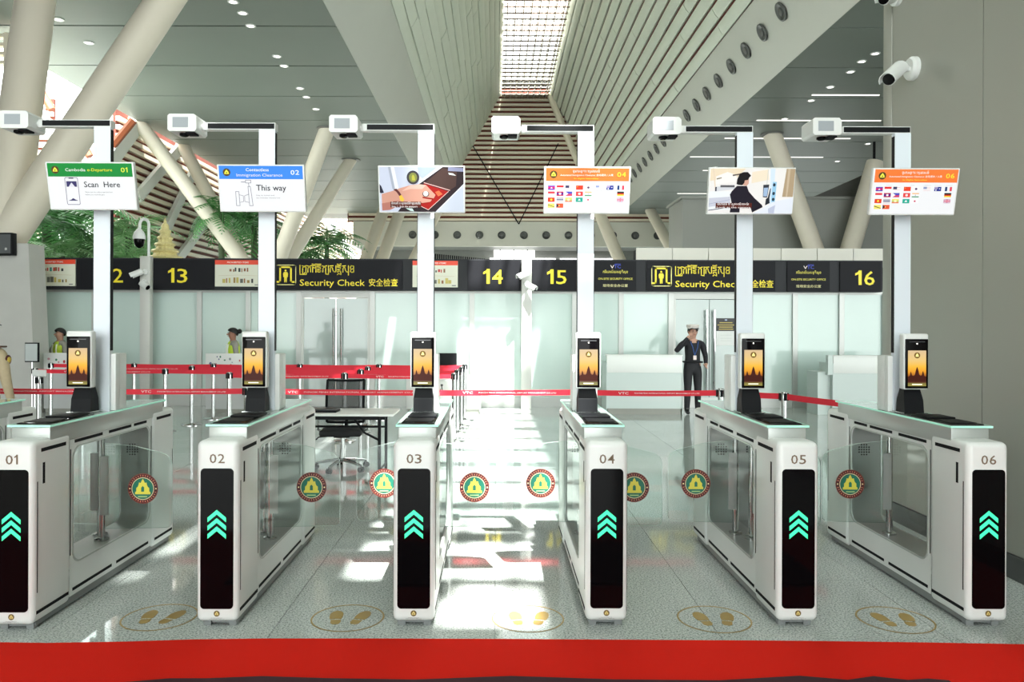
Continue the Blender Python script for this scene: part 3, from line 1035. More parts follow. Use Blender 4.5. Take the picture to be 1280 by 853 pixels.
def bullet(name, label, root, aim, length, r, arm_from=None, disc=None, cat='camera'):
    """bullet camera: root = ball joint, aim = direction"""
    root, aim = Vector(root), Vector(aim).normalized()
    t = thing(name, label, cat, root)
    a = MB().tube([-aim * length * .15, aim * length], r, 14).build('body', t, WHITE)
    side = aim.cross(Vector((0, 0, 1))).normalized()
    upv = side.cross(aim).normalized()
    sh = MB()
    n = 8
    vs, fs = [], []
    for e in (-.2, 1.18):
        for k in range(n + 1):
            an = PI * (-.08 + 1.16 * k / n)
            vs.append(aim * length * e + side * math.cos(an) * r * 1.13 + upv * math.sin(an) * r * 1.13)
        for k in range(n + 1):
            an = PI * (-.08 + 1.16 * k / n)
            vs.append(aim * length * e + side * math.cos(an) * r * 1.25 + upv * math.sin(an) * r * 1.25)
    m = n + 1
    for k in range(n):
        fs += [(k, k + 1, 2 * m + k + 1, 2 * m + k), (m + k, m + k + 1, 3 * m + k + 1, 3 * m + k), (k, k + 1, m + k + 1, m + k), (2 * m + k, 2 * m + k + 1, 3 * m + k + 1, 3 * m + k)]
    fs += [(0, m, 3 * m, 2 * m), (n, m + n, 3 * m + n, 2 * m + n)]
    MB().add(vs, fs).build('sunshield', t, WHITE)
    MB().tube([aim * length * .99, aim * length * 1.03], r * .9, 14).build('lens', t, BLACKGLOSS)
    if arm_from is not None:
        A = Vector(arm_from) - root
        MB().tube([A * .9, A * .4 + Vector((0, 0, .0)), Vector((0, 0, 0)), aim * length * .1], r * .42, 8).build('arm', t, WHITE)
        if disc:
            d = Vector(disc[0])
            MB().tube([A - d * .0004, A + d * .035, A + d * .055], [disc[1], disc[1], disc[1] * .82], 22).build('mount', t, WHITE)
    return t


for px, lab in ((182, 'under the golden ornament'), (658, 'between numbers 14 and 15')):
    X = fx(px, 15.2)
    cp = boxpart('camera_post', None, X - .10, X + .10, 15.16, 15.31, 0, 3.0, mat('post_grey_white', (.60, .60, .57), .45), r=.008)
    tag(cp, 'pale square post in front of the sign band, %s' % lab, 'post')
    s = 15.0 / F
    bullet('security_camera', 'upper small white bullet camera on the post %s' % lab, (X - .02, 15.02, H + 65 * s), (-.8, -.35, -.42), .17, .055, (X + .02, 15.16, H + 66 * s), ((0, -1, 0), .06))
    bullet('security_camera', 'lower small white bullet camera on the post %s' % lab, (X + .02, 15.02, H + 50 * s), (.75, -.4, -.4), .16, .055, (X, 15.16, H + 53 * s), ((0, -1, 0), .06))
# dome camera on a gooseneck
X = fx(181, 15.2)
t = thing('dome_camera', 'dome camera on a white gooseneck pole above the sign band', 'camera', (X, 15.23, 3.0))
g = [(.06, 0, 0), (.06, 0, .62)] + [(-.03 + .09 * math.cos(R(a)), 0, .62 + .12 * math.sin(R(a))) for a in range(15, 181, 15)] + [(-.12, 0, .55)]
MB().tube(g, .028, 10).build('pole', t, WHITE)
MB().lathe([(.02, .56), (.09, .48), (.12, .40), (.12, .34), (.10, .34)], 16, (-.13, 0, 0)).build('hood', t, WHITE)
MB().lathe([(.10, .34), (.10, .27), (.075, .20), (.03, .165), (0, .16)], 16, (-.13, 0, 0)).build('dome', t, BLACKGLOSS)
# wall camera on the right
bullet('security_camera', 'large white bullet camera mounted high on the grey right wall', at(1122, 86, 6.2), (-.62, -.55, -.50), .22, .052, (3.40, 6.25, H + 323 * 6.25 / F), ((-1, 0, 0), .095))
bullet('security_camera', 'white bullet camera cut by the top edge on the right wall', at(1118, -6, 6.5), (-.7, -.5, -.3), .2, .05, (3.40, 6.5, H + 415 * 6.5 / F), ((-1, 0, 0), .09))
# dark framed box on the plinth
t = thing('loudspeaker_box', 'black box with a grey front fixed at the top of the concrete plinth', 'speaker', (fx(4, 14.05), 14.05, 0))
boxpart('case', t, -.35, .16, 0, .14, H + 86 * .01463, H + 114 * .01463, BLACK, r=.01)
boxpart('front', t, -.33, .13, -.006, 0, H + 88 * .01463, H + 112 * .01463, mat('speaker_grey', (.10, .105, .11), .5))
boxpart('knob', t, .03, .07, -.012, -.006, H + 92 * .01463, H + 95 * .01463, CHROME)

# ================================================================== THE GATES
GW = 0.115           # half width of a gate
GL = 1.80            # length of a gate


def rounded(y0, y1, z0, z1, r, n=6):
    out = []
    for cy, cz, a0 in ((y1 - r, z1 - r, 0), (y0 + r, z1 - r, 90), (y0 + r, z0 + r, 180), (y1 - r, z0 + r, 270)):
        out.append([(cy + r * math.cos(R(a0 + 90 * k / n)), cz + r * math.sin(R(a0 + 90 * k / n))) for k in range(n + 1)])
    return out


def make_gate():
    t = thing('access_gate', 'x', 'gate')
    # end pillars with rounded shoulders
    pm = MB()
    pm.rbox(-GW, GW, 0, .37, .035, 1.02, .034, 4)
    pm = pm.mesh('end_pillar', WHITE)
    put('end_pillar', pm, t)
    put('end_pillar', pm, t, (0, GL, 0), (0, 0, PI))
    # middle body with the see-through opening
    b = MB()
    inner = sum(rounded(.405, 1.395, .25, .925, .075), [])
    outer = []
    for c in ((1.435, .99), (.365, .99), (.365, .06), (1.435, .06)):
        outer += [c] * 7
    n = len(inner)
    for x in (-.105, .105):
        vs = [(x, *p) for p in inner] + [(x, *p) for p in outer]
        b.add(vs, [(i, (i + 1) % n, n + (i + 1) % n, n + i) for i in range(n)])
    vs = [(-.105, *p) for p in inner] + [(.105, *p) for p in inner]
    b.add(vs, [(i, (i + 1) % n, n + (i + 1) % n, n + i) for i in range(n)])
    bo = b.build('body', t, WHITE)
    fr = MB()
    # thin steel surround of the opening on both sides
    inn2 = sum(rounded(.395, 1.405, .24, .935, .08), [])
    for x, e in ((-.105, -.004), (.105, .004)):
        vs = [(x + e, *p) for p in inner] + [(x + e, *p) for p in inn2]
        fr.add(vs, [(i, (i + 1) % n, n + (i + 1) % n, n + i) for i in range(n)])
        vs = [(x + e, *p) for p in inn2] + [(x, *p) for p in inn2]
        fr.add(vs, [(i, (i + 1) % n, n + (i + 1) % n, n + i) for i in range(n)])
    fr.build('window_surround', bo, SILVER)
    for x in (-.098, .098):
        MB().add([(x, *p) for p in inner], [tuple(range(n))]).build('window_pane', t, GLASS2, smooth=False)
    # upper housing and glass top
    boxpart('upper_housing', t, -.108, .108, .165, 1.615, .975, 1.078, SILVER, r=.006)
    b = MB().rbox(-.118, .118, .15, 1.63, 1.078, 1.09, .003, 1, m=None)
    top = b.build('glass_top', t, mat('pale_glass_top', (.50, .58, .55), .05, spec=.7))
    b = MB()
    for x0, x1, y0, y1 in ((-.120, -.116, .148, 1.632), (.116, .120, .148, 1.632), (-.118, .118, .148, .152), (-.118, .118, 1.628, 1.632)):
        b.box(x0, x1, y0, y1, 1.079, 1.0905)
    b.build('lit_glass_edge', top, MINT)
    # document readers on top
    rd = boxpart('document_reader', t, -.095, .095, .19, .66, 1.09, 1.096, BLACKGLOSS, r=.002)
    boxpart('reader_glass', rd, -.075, .075, -.20, -.03, .003, .007, BLACK)
    boxpart('reader_hood', rd, -.085, .085, .02, .20, .003, .012, BLACK, r=.002)
    boxpart('reader_rim', rd, -.06, .06, .215, .23, .003, .006, CHROME)
    # black slots
    for sx in (-1, 1):
        def slot(y0, y1, z0, z1, xx=GW):
            x = sx * xx
            boxpart('slot', t, min(x, x + sx * .0015), max(x, x + sx * .0015), y0, y1, z0, z1, DARK)
        slot(.07, .31, .955, .975)
        slot(GL - .31, GL - .07, .955, .975)
        slot(.085, .105, .78, .895)
        for a, c in ((.42, .74), (.82, 1.12), (1.16, 1.35)):
            slot(a, c, .952, .970, .105)
        for a, c, xx in ((.03, .34, GW), (.40, .86, .105), (.92, 1.38, .105), (1.46, 1.76, GW)):
            slot(a, c, .085, .103, xx)
        slot(.034, .040, .20, .80, GW)
        slot(GL - .040, GL - .034, .30, .70, GW)
        slot(.372, .380, .30, .92, .105)
        slot(1.42, 1.428, .55, .92, .105)
    # plinth, feet
    boxpart('plinth', t, -.095, .095, .06, GL - .06, .012, .06, GREYBASE)
    for x in (-.07, .07):
        for y in (.05, GL - .09):
            boxpart('foot', t, x - .02, x + .02, y, y + .04, 0, .04, GREYBASE)
    # front panel
    pts = []
    for cx, cz, a0 in ((.068, .85, 0), (-.068, .85, 90), (-.068, .13, 180), (.068, .13, 270)):
        pts += [(cx + .021 * math.cos(R(a0 + 18 * k)), cz + .021 * math.sin(R(a0 + 18 * k))) for k in range(6)]
    fp = MB().prism(pts, -.004, .01).build('front_panel', t, BLACKGLOSS, smooth=False)
    G = mat('green_led', (.03, .62, .25), .4, emit=.85)
    for k in range(3):
        z = .490 + .045 * k
        ch = [(-.050, z), (0, z + .042), (.050, z), (.050, z + .025), (0, z + .067), (-.050, z + .025)]
        MB().add([(x, -.0048, zz) for x, zz in ch], [(0, 1, 4, 5), (1, 2, 3, 4)]).build('green_chevron', fp, G, smooth=False)
    p = Print()
    emblem(p, 0, .083, .0165, False, (.16, .10, .02), (.7, .55, .2), (.16, .10, .02))
    p.text('DEPARTMENT OF IMMIGRATION', 0, .060, .004, (.35, .33, .33), w=.06)
    p.text('GENERAL DEPARTMENT OF IMMIGRATION', 0, .054, .004, (.35, .33, .33), w=.085)
    p.build('small_emblem', t, (0, -.001, 0))
    # speaker dots inside the opening
    g = MB()
    for i in range(5):
        for j in range(5):
            if (i - 2) ** 2 + (j - 2) ** 2 < 6:
                g.ball((-.05 + .018 * i, 1.392, .72 + .018 * j), .006, .004, .006, nu=6, nv=4)
    tag(g.build('speaker_grille', t, DARK), kind='stuff')
    return t


STICK = Print()
emblem(STICK, 0, 0, .098)
STICKM = STICK.mesh('round_emblem')
HINGE = {-1: .95, 1: .83}


def wing(t, side):
    """hinge tube, white clamp and closed glass wing on one side of a gate"""
    y = .93 if side > 0 else .93
    hx = side * .035
    MB().tube([(hx, y - .06 * side * 1.0, .25), (hx, y - .06 * side, .93)], .021, 14).build('hinge_tube', t, CHROME)
    MB().lathe([(.045, .25), (.045, .262), (.026, .27)], 14, (hx, y - .06 * side, 0)).build('hinge_foot', t, CHROME)
    yy = y - .06 * side
    boxpart('door_clamp', t, min(hx, hx + side * .055), max(hx, hx + side * .055), yy - .03, yy - .02, .42, .80, WHITE, r=.003)
    pts = [(.03, .325), (.455, .335)]
    pts += [(.455 + .035 * math.sin(R(a)), .37 - .035 * math.cos(R(a))) for a in (30, 60, 90)]
    pts += [(.49, .74)] + [(.41 + .08 * math.cos(R(a)), .74 + .08 * math.sin(R(a))) for a in (20, 40, 60, 80)] + [(.25, .862), (.03, .885)]
    pts = [(side * a + hx * 0, c) for a, c in pts]
    if side < 0:
        pts.reverse()
    gl = MB().prism(pts, yy - .006, yy + .006, m=GLASS, side=GEDGE).build('glass_door', t, None, smooth=False)
    put('round_emblem', STICKM, gl, (side * .305, yy - .0068, .588))


GATES = [(0, -3.63, 4.10, (1,)), (1, -2.585, 4.105, (-1, 1)), (2, -1.509, 4.165, (-1, 1)), (3, -.443, 4.18, (-1, 1)), (4, .609, 4.195, (-1, 1)), (5, 1.657, 4.20, (-1, 1)), (6, 2.70, 4.205, (-1,))]
proto = make_gate()
UNDER = {1: 'the green Scan Here display', 2: 'the blue This way display', 3: 'the display of a hand on a passport', 4: 'the orange flag display near the middle', 5: 'the display of a man in black', 6: 'the orange flag display against the grey wall'}
GLAB = {n: 'white access gate numbered %02d standing under %s' % (n, UNDER[n]) for n in UNDER}
GLAB[0] = 'white access gate without visible number, cut by the left edge of the picture'
for n, x, y, sides in GATES:
    g = proto if n == 0 else copy_tree(proto)
    g['label'] = GLAB[n]
    g['category'] = 'gate'
    g['group'] = 'row of access gates'
    g.location = (x, y, 0)
for o in [q for q in COL.objects if q.name.startswith('access_gate') and q.parent is None]:
    n = [k for k in GLAB if GLAB[k] == o['label']][0]
    sd = GATES[n][3]
    for s_ in sd:
        wing(o, s_)
    if n:
        Print().number('%02d' % n, 0, .926, .052, (.17, .115, .07), .082 if n != 1 else .066).build('number', o, (0, -.0012, 0))

# ================================================================== FACE SCANNERS
SCR = bpy.data.materials.new('sunset_picture')
SCR.use_nodes = True
nt = SCR.node_tree
tc = nt.nodes.new('ShaderNodeTexCoord')
sp = nt.nodes.new('ShaderNodeSeparateXYZ')
cr = nt.nodes.new('ShaderNodeValToRGB')
nt.links.new(tc.outputs['Generated'], sp.inputs[0])
nt.links.new(sp.outputs['Z'], cr.inputs[0])
e = cr.color_ramp.elements
e[0].position = 0.0
e[0].color = (.30, .26, .05, 1)
e[1].position = 1.0
e[1].color = (.72, .52, .30, 1)
for ps, c in ((.08, (.22, .18, .03, 1)), (.10, (.10, .02, .005, 1)), (.28, (.30, .07, .005, 1)), (.40, (.85, .34, .01, 1)), (.55, (.95, .52, .04, 1)), (.72, (.85, .58, .20, 1))):
    k = e.new(ps)
    k.color = c
bs = nt.nodes['Principled BSDF']
bs.inputs['Base Color'].default_value = (.02, .02, .02, 1)
bs.inputs['Roughness'].default_value = .3
bs.inputs['Specular IOR Level'].default_value = .1
nt.links.new(cr.outputs[0], bs.inputs['Emission Color'])
bs.inputs['Emission Strength'].default_value = .5


def make_scanner():
    t = thing('face_scanner', 'x', 'scanner')
    # origin on the gate top below the screen
    hs = MB().rbox(-.080, .080, 0, .06, .155, .512, .012, 3).build('housing', t, WHITE)
    fc = MB().rbox(-.072, .072, -.008, .004, .163, .478, .004, 2).build('black_front', t, BLACKGLOSS)
    MB().add([(-.058, -.0086, .178), (.058, -.0086, .178), (.058, -.0086, .405), (-.058, -.0086, .405)], [(0, 1, 2, 3)]).build('screen', fc, SCR, smooth=False)
    p = Print(lambda c: lit(c, .8))
    sil = [(-.058, .205), (-.058, .238), (-.046, .244), (-.043, .262), (-.040, .272), (-.036, .262), (-.032, .246), (-.020, .244), (-.014, .252), (-.009, .276), (-.004, .292), (0, .302), (.004, .292), (.009, .276), (.014, .252), (.022, .244), (.030, .248), (.034, .266), (.038, .276), (.042, .264), (.046, .244), (.058, .238), (.058, .205)]
    for i in range(len(sil) - 1):
        a, c = sil[i], sil[i + 1]
        if a[0] < c[0]:
            p.b.add([(a[0], -.0004, .205), (c[0], -.0004, .205), (c[0], -.0004, c[1]), (a[0], -.0004, a[1])], [(0, 1, 2, 3)], lit((.035, .007, .004), .8))
    p.rect(-.032, .186, .032, .192, (.85, .8, .6))
    p.ell(0, .374, .019, .019, (.10, .06, .015), 20)
    p.poly([(-.010, .366), (.010, .366), (.008, .376), (0, .388), (-.008, .376)], (.75, .6, .2))
    p.build('screen_picture', fc, (0, -.0088, 0))
    MB().tube([(0, -.0075, .448), (0, -.0095, .448)], .0045, 10).build('glowing_lens', fc, lit((.9, .88, .8), 1.2))  # lens dot given a glow of its own, though no lamp
    boxpart('sensor_bar', fc, -.05, .05, -.0092, -.008, .458, .463, mat('sensor_grey', (.05, .05, .055), .2))
    # curved black stand
    st = MB()
    st.hexa([(-.062, .02, 0), (.062, .02, 0), (.062, .13, 0), (-.062, .13, 0), (-.062, .03, .085), (.062, .03, .085), (.062, .12, .085), (-.062, .12, .085)])
    st.hexa([(-.062, .03, .085), (.062, .03, .085), (.062, .12, .085), (-.062, .12, .085), (-.050, .055, .17), (.050, .055, .17), (.050, .10, .17), (-.050, .10, .17)])
    st.rbox(-.045, .045, .06, .10, .165, .36, .008, 2)
    st.build('stand', t, BLACK)
    boxpart('bracket', t, -.04, .04, .055, .075, .25, .33, WHITE, r=.004)
    boxpart('foot_plate', t, -.075, .075, .0, .15, 0, .006, CHROME)
    return t


sc0 = make_scanner()
for k, (n, x, y, _) in enumerate(GATES[1:]):
    s = sc0 if k == 0 else copy_tree(sc0)
    s.location = (x - .02, y + .69, 1.0965)
    s['label'] = 'face scanner with golden temple screen under %s' % UNDER[n]
    s['category'] = 'scanner'
    s['group'] = 'face scanners on the gates'
    s.scale = (1, 1, 1)

# ================================================================== SIGN MASTS
MASTW = mat('mast_blue_white', (.74, .79, .86), .3)
GRILL = mat('grey_mesh_panel', (.34, .37, .40), .5)
DW, DH = .275, .1485


def fl(c):
    return lit(c, .42)


def disp_header(p, col, num, numcol, lines, gold=True):
    p.rect(-DW + .008, -DH + .008, DW - .008, DH - .008, (.80, .81, .83))
    p.rect(-DW + .012, .058, DW - .010, DH - .008, col)
    emblem(p, -.215, .100, .024, False, (.09, .06, .02), (.85, .8, .08), (.05, .10, .02))
    p.number(num, .216, .101, .030, numcol, .054 if num != '01' else .042)
    for (t, x, z, h, c, w) in lines:
        p.text(t, x, z, h, c, w=w)


def screen01():
    p = Print(fl)
    disp_header(p, (.012, .25, .045), '01', (.75, .85, .08), [('Cambodia', -.088, .101, .019, (.8, .85, .8), .125), ('e-Departure', .064, .101, .019, (.75, .75, .05), .155)])
    ph = [(-.155, .052), (-.085, .052), (-.080, .046), (-.080, -.108), (-.085, -.114), (-.155, -.114), (-.160, -.108), (-.160, .046)]
    p.line(ph + ph[:1], .0032, (.12, .11, .2))
    p.rect(-.135, .046, -.105, .052, (.03, .03, .05))
    p.rect(-.152, -.004, -.088, .030, (.05, .045, .14))
    p.poly([(-.140, -.004), (-.100, -.004), (-.112, .012), (-.120, .022), (-.128, .012)], (.7, .7, .78))
    p.poly([(-.152, -.090), (-.088, -.090), (-.105, -.083), (-.120, -.074), (-.132, -.083)], (.05, .045, .14))
    p.text('Scan  Here', .070, .012, .036, (.008, .012, .016), w=.225)
    p.text('Please scan the code to open the form', .046, -.036, .008, (.18, .2, .2), w=.17)
    p.text('before you reach the gate', .020, -.052, .008, (.18, .2, .2), w=.12)
    return p


def screen02():
    p = Print(fl)
    disp_header(p, (.05, .25, .80), '02', (.85, .88, .95), [('Contactless', -.02, .117, .020, (.88, .9, .97), .145), ('Immigration Clearance', -.008, .084, .019, (.75, .75, .90), .29)])
    ln = (.16, .16, .22)
    for pts in ([(-.165, -.020), (-.145, -.020), (-.143, -.108), (-.165, -.108)], [(-.085, .012), (-.070, .012), (-.060, -.108), (-.082, -.108)], [(-.098, .052), (-.065, .052), (-.065, .034), (-.098, .034)]):
        p.line(pts + pts[:1], .003, ln)
    p.line([(-.143, -.04), (-.118, -.046), (-.118, -.082), (-.143, -.088)], .0025, ln)
    p.line([(-.082, -.036), (-.110, -.046), (-.110, -.082), (-.082, -.088)], .0025, ln)
    p.line([(-.080, .034), (-.078, .012)], .003, ln)
    p.line([(-.125, .040), (-.100, .040)], .004, ln)
    p.text('This way', .062, .006, .038, (.012, .010, .02), w=.19)
    p.text('Use to travel and', .022, -.042, .008, (.22, .22, .26), w=.115)
    p.text('use contactless clearance here', .040, -.058, .008, (.22, .22, .26), w=.15)
    return p


def screen03():
    p = Print(fl)

    def c(pts):
        return [(-.267 + (x - 62) / 1133 * .534, .1405 - (y - 95) / 620 * .281) for x, y in pts]
    p.poly(c([(62, 95), (1195, 95), (1195, 715), (62, 715)]), (.58, .63, .76))
    p.poly(c([(180, 95), (215, 95), (270, 400), (235, 400)]), (.40, .44, .52))
    p.poly(c([(215, 95), (262, 95), (320, 400), (270, 400)]), (.80, .83, .9))
    p.poly(c([(580, 95), (840, 95), (640, 250), (590, 200)]), (.42, .50, .68))
    p.poly(c([(850, 95), (915, 95), (610, 330), (590, 330)]), (.86, .88, .92))
    p.poly(c([(915, 95), (1195, 95), (1195, 325), (810, 715), (300, 715), (420, 560), (590, 332)]), (.030, .018, .022))
    p.poly(c([(1195, 330), (1195, 715), (818, 715)]), (.56, .62, .72))
    p.line(c([(1195, 335), (825, 712)]), .004, (.88, .9, .92))
    p.poly(c([(915, 110), (1105, 150), (1090, 360), (1005, 415), (690, 305)]), (.075, .040, .035))
    p.poly(c([(990, 95), (1195, 110), (1195, 160), (985, 150)]), (.28, .30, .45))
    p.poly(c([(990, 175), (1050, 182), (1095, 215), (1000, 200)]), (.85, .92, .9))
    p.poly(c([(660, 325), (990, 430), (715, 690), (560, 600)]), (.36, .012, .010))
    p.line(c([(665, 312), (1005, 415)]), .005, (.75, .45, .42))
    p.line(c([(990, 432), (715, 688), (590, 625)]), .003, (.85, .6, .55))
    p.poly(c([(810, 440), (860, 420), (910, 470), (850, 500)]), (.80, .15, .06))
    p.poly(c([(62, 330), (85, 360), (120, 450), (85, 460), (66, 450)]), (.02, .02, .04))
    p.poly(c([(88, 470), (240, 425), (345, 385), (480, 345), (600, 333), (690, 345), (740, 400), (815, 480), (790, 528), (740, 520), (640, 505), (640, 525), (765, 545), (745, 575), (640, 592), (520, 585), (400, 590), (300, 640), (200, 690), (92, 700)]), (.62, .32, .24))
    p.poly(c([(88, 600), (300, 560), (400, 590), (300, 640), (200, 690), (92, 700)]), (.45, .18, .14))
    p.poly(c([(480, 345), (600, 333), (690, 345), (640, 400), (480, 400), (360, 430)]), (.75, .46, .38))
    p.ell(*c([(684, 466)])[0], .022, .018, (.12, .08, .08), 14)
    p.ell(*c([(684, 462)])[0], .016, .016, (.85, .82, .8), 12)
    p.poly(c([(245, 405), (290, 395), (330, 440), (355, 480), (330, 500), (290, 440)]), (.12, .03, .03))
    p.poly(c([(325, 500), (355, 480), (395, 545), (370, 575), (335, 555)]), (.80, .50, .06))
    p.ell(*c([(516, 240)])[0], .040, .043, (.05, .045, .05), 20)
    p.ell(*c([(516, 240)])[0], .026, .030, (.22, .24, .06), 16)
    p.poly(c([(500, 280), (545, 280), (535, 220), (515, 200), (500, 225)]), (.45, .45, .06))
    p.poly(c([(410, 665), (500, 668), (522, 710), (470, 700)]), (.55, .75, .68))
    p.rect(*c([(205, 655)])[0], *c([(620, 575)])[0], (.10, .02, .015))
    p.text('ជំហានទី ១ ស្កេនលិខិតឆ្លងដែន', *c([(415, 595)])[0], .014, (.85, .82, .8), w=.185)
    p.text('Step 1 : Scan the passport', *c([(395, 640)])[0], .012, (.85, .82, .8), w=.165)
    return p


def screen05():
    p = Print(fl)

    def c(pts):
        return [(-.267 + (x - 115) / 1065 * .534, .1405 - (y - 85) / 600 * .281) for x, y in pts]
    p.rect(-.267, -.1405, .267, .1405, (.80, .78, .76))
    p.poly(c([(115, 85), (560, 85), (460, 200), (115, 250)]), (.80, .68, .50))
    p.poly(c([(190, 190), (330, 130), (450, 170), (440, 260), (190, 290)]), (.88, .85, .80))
    p.line(c([(150, 90), (190, 360)]), .008, (.75, .62, .48))
    p.poly(c([(195, 215), (260, 200), (262, 215), (200, 232)]), (.25, .22, .16))
    p.poly(c([(395, 165), (500, 148), (500, 165), (400, 186)]), (.12, .10, .09))
    p.poly(c([(180, 330), (430, 300), (440, 360), (200, 390)]), (.62, .64, .68))
    p.rect(*c([(185, 388)])[0], *c([(205, 330)])[0], (.05, .05, .08))
    p.rect(*c([(250, 335)])[0], *c([(430, 305)])[0], (.12, .12, .13))
    p.poly(c([(115, 390), (390, 390), (390, 640), (115, 640)]), (.78, .82, .84))
    p.poly(c([(115, 480), (380, 460), (390, 560), (115, 600)]), (.55, .57, .66))
    p.line(c([(118, 645), (300, 615)]), .005, (.08, .08, .12))
    p.line(c([(118, 560), (380, 500)]), .003, (.35, .37, .5))
    p.poly(c([(640, 130), (840, 95), (860, 230), (640, 280)]), (.82, .72, .56))
    p.line(c([(842, 100), (836, 300)]), .004, (.6, .6, .55))
    p.poly(c([(870, 85), (930, 85), (930, 560), (890, 560)]), (.62, .74, .88))
    p.poly(c([(910, 260), (960, 260), (955, 530), (905, 530)]), (.30, .55, .75))
    for y in (300, 415, 495):
        p.ell(*c([(930, y)])[0], .009, .011, (.03, .05, .07), 8)
    p.poly(c([(1070, 85), (1180, 85), (1175, 460), (1040, 460)]), (.42, .32, .20))
    p.poly(c([(1090, 85), (1120, 85), (1105, 460), (1085, 460)]), (.55, .45, .32))
    p.poly(c([(790, 300), (865, 295), (850, 470), (795, 465)]), (.04, .045, .06))
    p.poly(c([(798, 340), (855, 336), (845, 455), (800, 452)]), (.35, .48, .68))
    p.poly(c([(880, 345), (890, 350), (880, 480), (888, 545), (830, 575), (835, 490), (858, 470)]), (.02, .025, .035))
    p.poly(c([(680, 685), (960, 520), (1180, 470), (1180, 685)]), (.72, .76, .84))
    p.poly(c([(870, 620), (960, 570), (950, 685), (880, 685)]), (.48, .52, .66))
    p.poly(c([(530, 240), (600, 200), (602, 285), (575, 315), (520, 300)]), (.62, .36, .28))
    p.poly(c([(448, 290), (452, 230), (480, 150), (530, 130), (580, 130), (600, 150), (625, 178), (605, 200), (590, 235), (550, 240), (545, 275), (520, 305), (470, 300)]), (.012, .010, .012))
    p.poly(c([(372, 430), (395, 385), (455, 315), (580, 315), (610, 390), (690, 480), (790, 570), (800, 600), (670, 672), (650, 610), (575, 560), (510, 570), (510, 672), (385, 672), (400, 540)]), (.016, .013, .022))
    p.rect(*c([(200, 615)])[0], *c([(660, 545)])[0], (.10, .02, .015))
    p.text('ជំហានទី ២ សូមមើលកាមេរ៉ា', *c([(420, 558)])[0], .014, (.85, .82, .8), w=.20)
    p.text('Look at the camera', *c([(430, 602)])[0], .012, (.85, .82, .8), w=.215)
    return p


